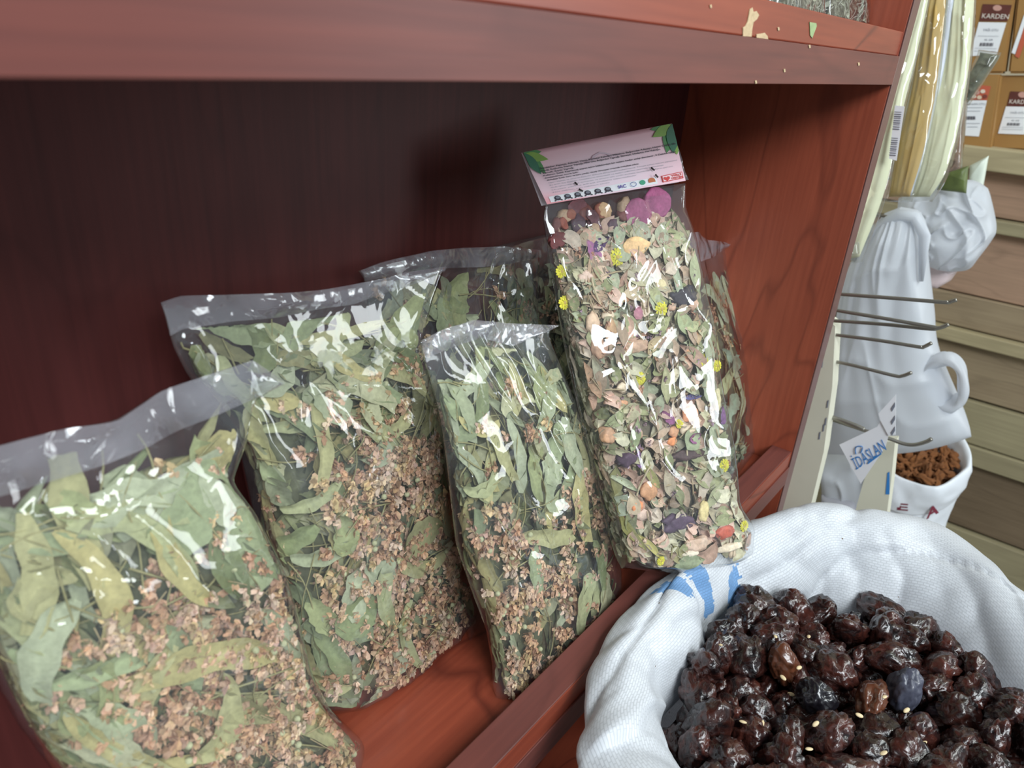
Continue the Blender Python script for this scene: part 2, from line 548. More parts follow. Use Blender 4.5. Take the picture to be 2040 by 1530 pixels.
def bract(b, u0, v0, ang, L, W, k0, col, bend=.0, curl=.3, shape='strap', seg=10, vmax=.93):
    """one leaf inside the bag: laid in the bag's own surface, k is its depth under the front film"""
    n = seg; cr = 5
    s_ = np.linspace(0, 1, n + 1)
    if shape == 'strap':
        wd = np.clip(np.sin(np.pi * np.clip(s_ * .92 + .05, 0, 1)), 0, 1) ** .42 * (1 + .12 * np.sin(s_ * 17 + u0 * 90))
    elif shape == 'round':
        wd = np.clip(np.sin(np.pi * s_ ** .75), 0, 1) ** .75 * (1 + .10 * np.sin(s_ * 26 + v0 * 50))
    else:
        wd = np.clip(np.sin(np.pi * s_ ** .85), 0, 1) ** 1.1
    wd = np.maximum(wd, .02)
    c = np.linspace(-1, 1, cr)
    ss_, cc = np.meshgrid(s_, c, indexing='ij')
    x = (ss_ - .5) * L
    y = cc * wd[:, None] * W / 2
    th = bend * (ss_ - .5)
    X = x * np.cos(th) - y * np.sin(th) * .3
    Y = y + x * np.sin(th) * .6
    h = curl * W * (.35 * cc ** 2 - .12 * (np.abs(cc) < .1) + .3 * np.sin(ss_ * 5 + u0 * 40) + .12 * np.sin(ss_ * 14 + cc * 2 + v0 * 70))
    ca, sa = math.cos(ang), math.sin(ang)
    du = (X * ca - Y * sa) / b.W; dv = (X * sa + Y * ca) / b.H
    # a fold of the sheet rather than clipping where it reaches the bag's edge
    U = u0 + du; V = v0 + dv
    U = np.where(U < .035, .035 + (.035 - U) * .25, U); U = np.where(U > .965, .965 - (U - .965) * .25, U)
    V = np.where(V < .02, .02 + (.02 - V) * .2, V); V = np.where(V > vmax, vmax - (V - vmax) * .2, V)
    U = np.clip(U, .03, .97); V = np.clip(V, .015, .97)
    t = b.t(U, V)
    K = k0 + h / np.maximum(t, .004)
    K = np.clip(K, -.7, .93 - .2 * (1 - np.clip(t / .004, 0, 1)))
    P = b.P(U, V, K)
    colv = np.tile(np.array(col), (P.shape[0], P.shape[1], 1)) * (1 + .12 * (np.abs(cc) < .1) - .04 * np.abs(cc))[..., None]
    return P.reshape(-1, 3), grid_f(cr - 1, n), colv.reshape(-1, 3)


def floret(acc, b, u0, v0, k0, r, col, n=8):
    """one small dry blossom: cupped bracts around a centre, kept behind the film"""
    u0 = np.array(np.clip(u0, .06, .94)); v0 = np.array(np.clip(v0, .035, .96))
    c0 = b.P(u0, v0, np.array(k0)); lim = float(b.t(u0, v0)) * .95; g0 = b.base(u0, v0)
    for i in range(n):
        R_ = rnd_rot()
        l, w_ = r * rng.uniform(.85, 1.2), r * rng.uniform(.45, .75)
        q = np.array([[0, -w_ * .2, 0], [0, w_ * .2, 0], [l * .5, -w_ * .55, .28 * l], [l * .5, w_ * .55, .28 * l], [l, -w_ * .28, .05 * l], [l, w_ * .28, .05 * l]]) @ R_.T
        cc = np.array(col) * rng.uniform(.6, 1.25) * np.array([1, rng.uniform(.94, 1.06), rng.uniform(.88, 1.1)])
        p = c0 + q; dep = (p - g0) @ b.n
        p = p - np.maximum(dep - lim, 0)[:, None] * b.n
        acc.add(p, [(0, 1, 3, 2), (2, 3, 5, 4)], cc)
    if rng.random() < .5:
        acc.add(c0 - b.n * r * .3 + ICO1[0] * r * .4, ICO1[1], np.array(col) * 1.1)


def stemlet(acc, b, u0, v0, ang, L, k0, r=.0004, col=(.36, .33, .16)):
    s_ = np.linspace(-.5, .5, 7)
    bend = rng.uniform(-.5, .5)
    x = s_ * L; y = bend * L * (s_ ** 2 - .1)
    U = np.clip(u0 + (x * math.cos(ang) - y * math.sin(ang)) / b.W, .03, .97); V = np.clip(v0 + (x * math.sin(ang) + y * math.cos(ang)) / b.H, .02, .96)
    p = b.P(U, V, np.clip(k0 + .1 * np.sin(s_ * 4), -.6, .9))
    v_, f_ = tube_vf(p, r, 4)
    acc.add(v_, f_, col)


GREENS = [(.36, .41, .22), (.44, .48, .29), (.35, .42, .26), (.48, .48, .27), (.52, .48, .24), (.43, .49, .34), (.28, .34, .18), (.56, .58, .40), (.48, .54, .40)]
GREENS = [(g[0] * .93, g[1] * .88, g[2] * .80) for g in GREENS]
TANS = [(.70, .44, .28), (.74, .50, .34), (.64, .39, .24), (.76, .56, .41), (.70, .50, .28), (.58, .34, .21), (.72, .48, .34)]


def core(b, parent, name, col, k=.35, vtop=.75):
    """the packed middle of the filling, darker than the pieces around it"""
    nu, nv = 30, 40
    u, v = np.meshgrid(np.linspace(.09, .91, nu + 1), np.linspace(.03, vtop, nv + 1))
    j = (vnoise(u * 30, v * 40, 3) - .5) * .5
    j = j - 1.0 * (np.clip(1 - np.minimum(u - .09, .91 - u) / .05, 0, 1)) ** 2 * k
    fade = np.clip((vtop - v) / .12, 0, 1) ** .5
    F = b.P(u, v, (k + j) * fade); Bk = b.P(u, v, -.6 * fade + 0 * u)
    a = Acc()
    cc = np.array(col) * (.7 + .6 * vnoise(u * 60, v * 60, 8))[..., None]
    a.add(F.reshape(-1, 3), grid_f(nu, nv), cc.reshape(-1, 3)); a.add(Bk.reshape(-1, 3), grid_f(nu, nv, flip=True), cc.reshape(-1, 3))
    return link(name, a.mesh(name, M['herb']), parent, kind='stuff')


def fill_linden(b, parent, nbig=30, nsmall=90, nflor=300, flower_at=lambda u, v: 1 - ss(.3, .7, v), vtop=.9, seed=0, placed=(), fl_r=.0035, leafscale=1.0, greens=GREENS, ctop=.7):
    global rng
    rng = np.random.default_rng(100 + seed)
    core(b, parent, 'packed_herb', (.12, .125, .07), k=.36, vtop=ctop)  # dark colour paints the shade in the gaps between leaves
    # loose smaller leaves deeper down: nobody could count them
    a = Acc()
    for i in range(nsmall):
        u, v = rng.uniform(.06, .94), rng.uniform(.03, vtop) ** 1.0
        L = rng.uniform(.025, .05) * leafscale; W = rng.uniform(.007, .014) * leafscale
        c = np.array(greens[rng.integers(len(greens))]) * rng.uniform(.5, .95)
        a.add(*bract(b, u, v, rng.uniform(0, math.pi), L, W, rng.uniform(.0, .66), c, rng.uniform(-2, 2), rng.uniform(.2, .9), rng.choice(['strap', 'round', 'lance']), 7))
    for i in range(int(nsmall * .7)):
        u, v = (rng.uniform(.03, .12) if rng.random() < .6 else rng.uniform(.88, .97)), rng.uniform(.03, vtop * .95)
        c = np.array(greens[rng.integers(len(greens))]) * rng.uniform(.6, 1.0)
        a.add(*bract(b, u, v, rng.uniform(.9, 2.2), rng.uniform(.02, .045), rng.uniform(.008, .014), rng.uniform(-.6, .7), c, rng.uniform(-1, 1), .5, 'strap', 7))
    for i in range(int(nsmall * .9) if nflor > 200 else 0):
        e_ = .06 + .05 * rng.random(); floret(a, b, e_ if rng.random() < .6 else 1 - e_, rng.uniform(.03, vtop * .6), rng.uniform(-.4, .6), .003, TANS[rng.integers(len(TANS))], 7)
    for i in range(int(nsmall * 1.0)):
        stemlet(a, b, rng.uniform(.08, .92), rng.uniform(.03, vtop), rng.uniform(0, 3.14), rng.uniform(.02, .05), rng.uniform(.3, .9), rng.uniform(.0003, .0006))
    link('leaf_litter', a.mesh('leaf_litter', M['herb']), parent, kind='stuff')
    # large leaves: each one a part
    for i in range(nbig):
        if i < len(placed):
            px, py, deg, L, W, sh, ci = placed[i]
            u, v = b.px2uv((px, py)); ang = math.radians(deg)
            c = np.array(greens[ci % len(greens)]); k = .82
        else:
            for _ in range(30):
                u, v = rng.uniform(.08, .92), rng.uniform(.06, vtop)
                if rng.random() > flower_at(u, v) * .75: break
            ang = rng.uniform(0, math.pi); L = rng.uniform(.035, .065) * leafscale; W = rng.uniform(.009, .014) * leafscale
            sh = rng.choice(['strap', 'strap', 'strap', 'round']); c = np.array(greens[rng.integers(len(greens))]) * rng.uniform(.85, 1.1)
            if sh == 'round': W *= 1.7; L *= .75
            k = rng.uniform(.45, .85)
        x = Acc(); x.add(*bract(b, u, v, ang, L, W, k, c, rng.uniform(-1.2, 1.2), rng.uniform(.25, .7), sh, 14))
        link('dried_leaf', x.mesh('dried_leaf', M['herb']), parent)
    # blossoms
    a = Acc()
    n = 0
    fl_r *= 1.25
    while n < nflor * 1.35:
        u, v = rng.uniform(.05, .95), rng.uniform(.02, vtop)
        if rng.random() > flower_at(u, v): continue
        c = TANS[rng.integers(len(TANS))]
        k = rng.uniform(.55, .9)
        for _ in range(rng.integers(2, 7)):
            floret(a, b, u + rng.normal() * .0042 / b.W, v + rng.normal() * .0042 / b.H, k + rng.uniform(-.15, .15), fl_r * rng.uniform(.75, 1.2), c, 9)
            n += 1
        if rng.random() < .5:
            stemlet(a, b, u, v, rng.uniform(0, 3.14), .02, k, .0003, (.45, .36, .2))
        if rng.random() < .3:
            q = b.P(np.array(np.clip(u + .02, .05, .95)), np.array(v), np.array(.8)); a.add(q + ICO2[0] * .0018, ICO2[1], (.55, .55, .33))
    link('linden_blossom', a.mesh('linden_blossom', M['herb']), parent, kind='stuff')


def seal_band(name, top, low, plane, parent, mat, thick=.0008, seed=0, n=40):
    """folded and sealed top edge of a bag"""
    s = Sheet([low[0], top[0]], [low[-1], top[-1]], low, top, plane, 40)
    u, v = np.meshgrid(np.linspace(0, 1, n + 1), np.linspace(0, 1, 7))
    off = thick * (1 + 1.6 * np.sin(np.pi * v)) + (vnoise(u * 9, v * 2, seed) - .5) * .0035
    F = s.base(u, v) + s.n * off[..., None]; Bk = s.base(u, v) + s.n * (off - thick * 1.2)[..., None]
    a = Acc(); a.add(F.reshape(-1, 3), grid_f(n, 6)); a.add(Bk.reshape(-1, 3), grid_f(n, 6, flip=True))
    return link(name, a.mesh(name, mat), parent)


def lean(xa, ya, za, xb, yb, xt, yt, zt):
    return [(xa, ya, za), (xb, yb, za), (xt, yt, zt)]


# ---- bag one: nearest the camera
pl1 = lean(-.7, .072, .022, -.5, .070, -.6, .110, .28)
b1 = Bag(L=[(190, 1600), (100, 1530), (40, 1450), (0, 1380), (-70, 1200), (-120, 1050), (-90, 905)],
         R=[(700, 1560), (722, 1475), (650, 1405), (612, 1330), (590, 1230), (560, 1130), (505, 1020), (462, 960), (488, 890), (505, 800), (560, 765)],
         B=[(190, 1600), (430, 1590), (700, 1560)], T=[(-90, 905), (0, 888), (110, 861), (231, 837), (316, 782), (420, 745), (505, 718), (560, 765)],
         plane=pl1, thick=.019, top=.92, seed=11, wr=.0022, creases=[[(-20, 1012), (90, 1022), (170, 1020), (240, 985), (300, 930)], [(0, 1112), (150, 1158), (300, 1170), (430, 1140)], [(0, 1080), (120, 1120), (300, 1135), (400, 1125)]])
t1 = thing('herb_bag', (-.62, .07, .022), 'bag of dried linden in the lower corner, topped by the broadest pale folded band', 'herb bag')
b1.film_mesh('cellophane_film', M['film'], t1)
fill_linden(b1, t1, 42, 110, 620, lambda u, v: (1 - ss(.40, .62, v)) * ss(.15, .45, u) + .10 * ss(.55, .75, u), seed=1, vtop=.80, fl_r=.0032,
            placed=[(125, 1010, 95, .075, .015, 'strap', 3), (185, 1150, 88, .07, .013, 'strap', 4), (60, 1130, 75, .06, .014, 'strap', 3), (150, 1430, 125, .085, .014, 'strap', 3),
                    (240, 1480, 128, .07, .014, 'strap', 4), (360, 1290, 175, .07, .014, 'strap', 4), (350, 1030, 35, .045, .02, 'round', 2), (440, 1000, 110, .035, .018, 'round', 8),
                    (310, 1090, 92, .05, .010, 'strap', 4), (420, 1410, 48, .055, .010, 'strap', 3), (255, 1340, 60, .045, .010, 'strap', 3), (60, 1270, 60, .06, .014, 'strap', 8),
                    (230, 1010, 160, .05, .012, 'strap', 1), (470, 1060, 70, .04, .02, 'round', 2)])
seal_band('folded_seal', [(-90, 905), (0, 888), (110, 861), (231, 837), (316, 782), (420, 745), (505, 718), (562, 757)],
          [(-90, 1010), (0, 989), (110, 955), (213, 922), (280, 893), (400, 838), (500, 795), (562, 765)], [tuple(np.array(q) + np.array([0, -.004, 0])) for q in pl1], t1, M['seal'], seed=4)

# ---- bag two: wide, behind it
pl2 = lean(-.6, .112, .022, -.4, .108, -.5, .150, .29)
b2 = Bag(L=[(600, 1425), (560, 1250), (520, 1080), (480, 900), (420, 800), (375, 750), (345, 690), (322, 605)],
         R=[(945, 1222), (925, 1130), (895, 1030), (880, 930), (868, 830), (848, 740), (838, 690), (860, 600), (885, 533)],
         B=[(600, 1425), (690, 1410), (745, 1378), (800, 1340), (880, 1272), (945, 1222)], T=[(322, 605), (360, 592), (460, 588), (560, 585), (640, 580), (700, 570), (800, 547), (885, 533)],
         plane=pl2, thick=.022, top=.95, seed=21, wr=.0024, creases=[[(440, 640), (500, 690), (550, 740), (600, 790)], [(790, 560), (830, 600), (868, 590)], [(350, 690), (380, 690), (400, 730)], [(580, 720), (560, 830), (545, 860)], [(660, 770), (760, 760), (820, 770)]])
t2 = thing('herb_bag', (-.5, .11, .022), 'widest bag of dried linden leaves and blossoms, leaning behind the slim bag', 'herb bag')
b2.film_mesh('cellophane_film', M['film'], t2)
fill_linden(b2, t2, 46, 120, 760, lambda u, v: np.clip((1 - ss(.55, .80, v)) * ss(.10, .6, u) + .25 * (1 - ss(.1, .3, v)), 0, 1) * .9 + .03, seed=2, vtop=.88, fl_r=.0036,
            placed=[(470, 660, 155, .05, .018, 'round', 2), (610, 700, 150, .065, .014, 'strap', 1), (700, 770, 142, .055, .014, 'strap', 7), (660, 665, 178, .06, .009, 'strap', 3), (675, 650, 80, .03, .008, 'strap', 1),
                    (775, 740, 140, .055, .010, 'strap', 3), (600, 640, 35, .04, .014, 'strap', 2), (790, 650, 55, .05, .016, 'strap', 0), (650, 1040, 80, .03, .018, 'round', 0), (680, 1150, 40, .05, .02, 'round', 8),
                    (610, 1095, 8, .04, .010, 'strap', 5), (720, 1160, 75, .05, .012, 'strap', 1), (680, 1200, 20, .045, .022, 'round', 6), (870, 990, 80, .05, .02, 'round', 2), (800, 1110, 155, .05, .010, 'strap', 3),
                    (620, 870, 70, .055, .010, 'strap', 3), (755, 850, 10, .035, .010, 'strap', 3), (590, 980, 20, .045, .008, 'strap', 1), (710, 1370, 60, .02, .016, 'round', 8), (770, 1250, 85, .05, .009, 'strap', 1)])
seal_band('folded_seal', [(322, 603), (360, 590), (460, 586), (560, 583), (640, 578), (700, 568), (800, 545), (887, 531)],
          [(336, 668), (360, 655), (460, 640), (560, 632), (640, 616), (700, 606), (800, 574), (880, 545)], [tuple(np.array(q) + np.array([0, -.003, 0])) for q in pl2], t2, M['seal'], seed=14)
x = Acc(); c_ = at((905, 1240), 2, .03); e_ = at((937, 1278), 2, .0235)
x.add([at((922, 1232), 2, .028), at((965, 1222), 2, .028), e_, at((940, 1250), 2, .034)], [(0, 3, 2), (3, 1, 2), (0, 1, 3)])
link('film_corner', x.mesh('film_corner', M['film'], False), t2)

# ---- bag three: slim, at the rail
pl3 = lean(-.44, .040, .022, -.36, .040, -.39, .095, .25)
b3 = Bag(L=[(990, 1400), (988, 1330), (975, 1260), (945, 1180), (915, 1090), (905, 1010), (895, 930), (878, 830), (860, 760), (845, 712), (836, 680)],
         R=[(1170, 1300), (1215, 1220), (1228, 1150), (1224, 1080), (1205, 990), (1178, 900), (1150, 820), (1120, 735), (1092, 668), (1100, 648)],
         B=[(990, 1400), (1050, 1385), (1110, 1345), (1170, 1300)], T=[(836, 680), (880, 660), (945, 638), (1010, 646), (1100, 648)],
         plane=pl3, thick=.016, top=.97, seed=31, wr=.0026, creases=[[(940, 655), (975, 730), (1000, 800), (1005, 880)], [(905, 830), (945, 790), (970, 770)], [(958, 1045), (990, 1090), (1015, 1130)], [(1010, 690), (1060, 770), (1110, 840)], [(990, 1160), (1010, 1240), (1080, 1290)]])
t3 = thing('herb_bag', (-.41, .04, .022), 'slim bag of dried linden just behind the front rail, with a pointed lower corner', 'herb bag')
b3.film_mesh('cellophane_film', M['film'], t3)
fill_linden(b3, t3, 38, 90, 360, lambda u, v: (1 - ss(.45, .62, v)) * .8 + .10, seed=3, vtop=.9, fl_r=.0036,
            placed=[(1060, 1062, 172, .055, .013, 'strap', 3), (1125, 1000, 80, .055, .018, 'strap', 4), (975, 900, 100, .05, .012, 'strap', 3), (940, 850, 165, .05, .009, 'strap', 4), (1010, 790, 12, .05, .013, 'strap', 7),
                    (1000, 690, 10, .035, .012, 'strap', 7), (1080, 800, 42, .06, .012, 'strap', 5), (1085, 890, 55, .05, .014, 'strap', 2), (1130, 1190, 60, .05, .016, 'strap', 1), (1180, 1180, 75, .045, .016, 'strap', 7),
                    (1060, 960, 70, .045, .012, 'strap', 5), (940, 970, 15, .04, .010, 'strap', 1), (1150, 730, 140, .04, .012, 'strap', 5), (1030, 1130, 70, .04, .014, 'round', 2), (1115, 880, 80, .05, .018, 'strap', 8)])
seal_band('folded_seal', [(836, 678), (880, 658), (945, 637), (1010, 644), (1112, 648)],
          [(846, 713), (885, 700), (955, 672), (1020, 690), (1060, 672)], [tuple(np.array(q) + np.array([0, -.004, 0])) for q in pl3], t3, M['seal'], seed=24)

# ---- bag four: behind bags two and three
pl4 = lean(-.5, .155, .022, -.3, .155, -.4, .174, .29)
b4 = Bag(L=[(800, 1120), (770, 900), (745, 700), (728, 560), (715, 540)], R=[(1085, 1000), (1078, 800), (1072, 640), (1074, 500)],
         B=[(800, 1120), (1085, 1000)], T=[(715, 540), (760, 524), (860, 502), (920, 496), (1000, 492), (1074, 500)],
         plane=pl4, thick=.008, top=1.02, seed=41, wr=.0018, creases=[[(870, 590), (910, 570), (935, 590), (942, 640), (915, 655)], [(1055, 520), (1060, 580)]])
t4 = thing('herb_bag', (-.42, .155, .022), 'bag of dried linden behind the slim bag, one broad leaf under its folded top', 'herb bag')
b4.film_mesh('cellophane_film', M['film'], t4)
fill_linden(b4, t4, 26, 60, 110, lambda u, v: .25, seed=4, vtop=.93, ctop=.55,
            placed=[(900, 590, 70, .055, .026, 'round', 0), (1000, 640, 140, .05, .012, 'strap', 6), (880, 640, 80, .045, .018, 'strap', 2), (1035, 610, 80, .04, .008, 'strap', 6)])
seal_band('folded_seal', [(715, 538), (760, 522), (860, 500), (920, 494), (1000, 490), (1076, 498)],
          [(724, 560), (765, 552), (860, 536), (930, 533), (1000, 528), (1076, 512)], [tuple(np.array(q) + np.array([0, -.003, 0])) for q in pl4], t4, M['seal'], seed=34)

# ---- bag five: against the back, mostly hidden by the bag with the card
pl5 = lean(-.3, .155, .022, -.15, .155, -.2, .176, .28)
b5 = Bag(L=[(1060, 1000), (1030, 800), (1000, 600), (985, 492)], R=[(1200, 900), (1200, 700), (1190, 560), (1190, 455)],
         B=[(1060, 1000), (1200, 900)], T=[(985, 492), (1040, 478), (1085, 468), (1190, 455)], plane=pl5, thick=.007, top=1.0, seed=51, wr=.002)
t5 = thing('herb_bag', (-.25, .16, .022), 'shadowed herb bag of which a strip shows beside the bag with the pink card', 'herb bag')
b5.film_mesh('cellophane_film', M['film'], t5, 40, 60)
fill_linden(b5, t5, 14, 50, 70, lambda u, v: .3, seed=5, vtop=.85, ctop=.75)

# ---- bag six: right of the card bag, against the side panel
pl6 = [(-.13, .045, .03), (-.015, .055, .03), (-.03, .115, .235)]
b6 = Bag(L=[(1330, 1020), (1310, 800), (1290, 620), (1290, 500)], R=[(1440, 975), (1500, 925), (1538, 872), (1545, 800), (1528, 720), (1502, 640), (1480, 570), (1455, 488)],
         B=[(1330, 1020), (1390, 1000), (1440, 975)], T=[(1290, 500), (1350, 490), (1400, 480), (1455, 488)], plane=pl6, thick=.013, top=.95, seed=61, wr=.002)
t6 = thing('herb_bag', (-.09, .05, .03), 'bag of pale dried linden behind the pink card bag, against the side panel', 'herb bag')
b6.film_mesh('cellophane_film', M['film'], t6, 60, 80)
fill_linden(b6, t6, 30, 90, 180, lambda u, v: .35 * ss(.45, .65, v) * (1 - ss(.75, .85, v)) + .12, seed=6, vtop=.86, ctop=.75, leafscale=1.1,
            greens=[(.40, .46, .30), (.46, .50, .33), (.36, .43, .30), (.42, .45, .24), (.34, .44, .32)],
            placed=[(1425, 590, 60, .05, .03, 'strap', 2), (1447, 600, 84, .055, .012, 'strap', 1), (1440, 800, 30, .04, .018, 'strap', 4), (1480, 760, 40, .05, .014, 'strap', 0), (1470, 830, 60, .04, .022, 'round', 2)])
seal_band('folded_seal', [(1330, 470), (1390, 462), (1410, 478), (1455, 484)], [(1330, 540), (1385, 525), (1420, 512), (1455, 490)],
          [tuple(np.array(q) + np.array([-.004, -.006, 0])) for q in pl6], t6, M['seal'], seed=44)

# ================================================================== the bag with the pink card
pl7 = [(-.36, .034, .06), (-.21, -.026, .045), (-.255, .098, .33)]
b7 = Bag(L=[(1238, 1132), (1205, 1020), (1180, 910), (1155, 810), (1128, 690), (1108, 590), (1092, 500), (1082, 432), (1088, 405)],
         R=[(1482, 1112), (1490, 1042), (1462, 1000), (1452, 900), (1432, 790), (1412, 660), (1398, 560), (1385, 470), (1366, 415), (1366, 365)],
         B=[(1238, 1132), (1340, 1140), (1420, 1128), (1482, 1112)], T=[(1088, 405), (1180, 392), (1280, 376), (1366, 365)],
         plane=pl7, thick=.019, top=1.05, bottom=.03, seed=71, wr=.0022, side=.07, creases=[[(1335, 505), (1290, 522), (1245, 575), (1225, 600), (1200, 640), (1180, 700)], [(1165, 708), (1200, 690), (1225, 635), (1280, 630), (1340, 632)], [(1320, 715), (1350, 700), (1385, 685)], [(1300, 720), (1285, 760), (1290, 820), (1270, 840), (1240, 800), (1215, 765)], [(1270, 840), (1275, 900), (1300, 940), (1330, 965)]])
t7 = thing('herb_bag', (-.28, .0, .045), 'tall clear bag of mixed herbs, petals and fruit peel closed by a pink printed card', 'herb bag')
b7.film_mesh('cellophane_film', M['film_stiff'], t7, 90, 130)
rng = np.random.default_rng(77)
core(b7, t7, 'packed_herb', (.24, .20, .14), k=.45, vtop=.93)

OLIVES = [(.40, .40, .22), (.50, .46, .30), (.34, .35, .18), (.54, .50, .36), (.48, .38, .26), (.60, .44, .32), (.46, .48, .33), (.38, .28, .20), (.70, .58, .46), (.62, .40, .30), (.72, .50, .40), (.60, .56, .40), (.66, .60, .44)]
a = Acc()
for i in range(520):
    u, v = rng.uniform(.06, .90), rng.uniform(.035, .92)
    c = np.array(OLIVES[rng.integers(len(OLIVES))]) * rng.uniform(.75, 1.25)
    a.add(*bract(b7, u, v, rng.uniform(0, math.pi), rng.uniform(.013, .032), rng.uniform(.006, .013), rng.uniform(.35, .86), c, rng.uniform(-2, 2), rng.uniform(.3, .9), rng.choice(['lance', 'lance', 'round', 'strap']), 6, vmax=.95))
for i in range(220):
    u, v = (rng.uniform(.03, .12) if rng.random() < .6 else rng.uniform(.85, .91)), rng.uniform(.035, .9)
    a.add(*bract(b7, u, v, rng.uniform(.6, 2.5), rng.uniform(.012, .028), rng.uniform(.006, .011), rng.uniform(-.6, .8), np.array(OLIVES[rng.integers(len(OLIVES))]) * rng.uniform(.75, 1.2), rng.uniform(-2, 2), .6, 'lance', 6, vmax=.95))
for i in range(110):
    stemlet(a, b7, rng.uniform(.08, .92), rng.uniform(.03, .88), rng.uniform(0, 3.14), rng.uniform(.012, .035), rng.uniform(.4, .9), rng.uniform(.0003, .0008), (.46, .36, .22))
for i in range(170):
    floret(a, b7, rng.uniform(.08, .92), rng.uniform(.03, .9), rng.uniform(.5, .9), rng.uniform(.002, .0038), [(.62, .46, .34), (.55, .30, .20), (.42, .28, .34), (.66, .58, .44)][rng.integers(4)], 7)
link('herb_mix', a.mesh('herb_mix', M['herb']), t7, kind='stuff')


def lump(b, px, size, col, k=.55, squash=(1, .8, .6), rough=.25, seed=0, sub=3):
    """irregular chunk inside the bag"""
    u, v = b.px2uv(px)
    c0 = b.P(np.array(u), np.array(v), np.array(k))
    V, F_ = (ICO3 if sub == 3 else ICO2)
    V = V.copy()
    off = np.array([mnoise.noise(Vector(q * 1.6 + seed * 3.7)) for q in V]) * rough + np.array([mnoise.noise(Vector(q * 4.5 + seed)) for q in V]) * rough * .5
    V = V * (1 + off)[:, None] * np.array(squash)
    r_ = rnd_rot() if squash[2] > .5 else np.eye(3)
    V = V @ r_.T * size
    # flat side to the film
    d = b.n; e1 = b.base(np.array(min(u + .05, 1)), np.array(v)) - b.base(np.array(u), np.array(v)); e1 /= np.linalg.norm(e1); e2 = np.cross(d, e1)
    W_ = c0 + V[:, :1] * e1 + V[:, 1:2] * e2 + V[:, 2:3] * d
    # keep it behind the film
    dep = (W_ - s_base(b, u, v)) @ d
    lim = float(b.t(u, v)) * .96
    W_ -= np.maximum(dep - lim, 0)[:, None] * d
    cc = np.array(col) * (1 + .5 * off / max(rough, .01) * .4)[:, None]
    return W_, F_, cc


def s_base(b, u, v):
    return b.base(np.array(u), np.array(v))


def chunk(name, px, size, col, mat='herb_gloss', label=None, **kw):
    x_ = Acc(); x_.add(*lump(b7, px, size, col, **kw)); return link(name, x_.mesh(name, M[mat]), t7, label=label)


def leaf7(name, px, deg, L, W, col, sh='lance', k=.84, curl=.3):
    u, v = b7.px2uv(px)
    x_ = Acc(); x_.add(*bract(b7, u, v, math.radians(deg), L, W, k, col, rng.uniform(-.6, .6), curl, sh, 14, vmax=.97)); return link(name, x_.mesh(name, M['herb']), t7)


# photo's own pieces
chunk('sugared_fruit_slice', (1268, 428), .0125, (.36, .10, .20), squash=(1, .85, .35), seed=1, k=.6, rough=.12)
chunk('sugared_fruit_slice', (1308, 408), .0135, (.36, .09, .20), squash=(1, .8, .35), seed=2, k=.6, rough=.12)
chunk('orange_peel', (1258, 492), .0110, (.80, .52, .26), squash=(1.15, .62, .3), seed=3, k=.75, rough=.2)
chunk('orange_peel', (1341, 822), .0075, (.82, .36, .20), squash=(1, .8, .3), seed=4, k=.85, rough=.25)
chunk('orange_peel', (1308, 868), .0048, (.80, .30, .12), squash=(1, .7, .3), seed=5, k=.85)
chunk('orange_peel', (1412, 1048), .0085, (.60, .13, .08), squash=(1.2, .6, .3), seed=6, k=.85)
chunk('orange_peel', (1266, 975), .0080, (.66, .34, .18), squash=(1, .9, .35), seed=7, k=.8)
chunk('orange_peel', (1245, 1006), .0050, (.76, .28, .12), squash=(1, .8, .3), seed=8, k=.82)
chunk('dried_apple_slice', (1370, 1012), .0075, (.82, .66, .32), squash=(.7, 1.1, .3), seed=9, k=.85)
chunk('dried_apple_slice', (1345, 1092), .0055, (.84, .72, .56), squash=(1.5, .5, .3), seed=10, k=.85)
chunk('dried_apple_slice', (1422, 1075), .0085, (.84, .70, .52), squash=(1.6, .4, .3), seed=11, k=.85)
chunk('dried_apple_slice', (1163, 640), .0080, (.74, .52, .36), squash=(.7, 1.1, .3), seed=12, k=.8)
chunk('dried_apple_slice', (1405, 795), .0065, (.80, .70, .42), squash=(.5, 1.4, .4), seed=13, k=.8)
chunk('dried_fig_piece', (1222, 905), .0085, (.09, .05, .08), seed=14, k=.7, rough=.35)
chunk('dried_mallow', (1320, 1030), .0100, (.10, .06, .10), squash=(1.5, .7, .5), seed=15, k=.75, rough=.5)
chunk('dried_mallow', (1340, 895), .0090, (.09, .05, .05), squash=(2.0, .45, .4), seed=16, k=.75, rough=.4)
chunk('dried_mallow', (1340, 590), .0105, (.05, .04, .05), squash=(1.2, .8, .5), seed=17, k=.65, rough=.5)
chunk('rose_bud', (1200, 415), .0075, (.56, .36, .20), seed=18, k=.65)
chunk('rose_bud', (1303, 568), .0055, (.58, .50, .30), seed=19, k=.75)
chunk('rose_bud', (1365, 1080), .0065, (.68, .50, .38), seed=20, k=.75)
chunk('hibiscus_calyx', (1150, 412), .0085, (.16, .05, .06), seed=21, k=.4, rough=.4)
chunk('hibiscus_calyx', (1108, 478), .0080, (.18, .05, .05), seed=22, k=.5, rough=.4)
chunk('hibiscus_calyx', (1180, 445), .0090, (.14, .06, .07), seed=23, k=.3, rough=.4)
chunk('rosehip', (1120, 440), .0050, (.30, .08, .05), seed=24, k=.5)
chunk('dried_peel_curl', (1240, 690), .0080, (.62, .40, .28), squash=(1.3, .6, .4), seed=25, k=.8, rough=.4)
chunk('dried_peel_curl', (1170, 700), .0080, (.50, .30, .20), squash=(.7, 1.2, .4), seed=26, k=.75, rough=.4)
chunk('dried_peel_curl', (1360, 1075), .0090, (.66, .46, .34), squash=(1.4, .7, .4), seed=27, k=.8, rough=.4)
chunk('dried_peel_curl', (1190, 855), .0070, (.62, .36, .22), seed=28, k=.75, rough=.4)


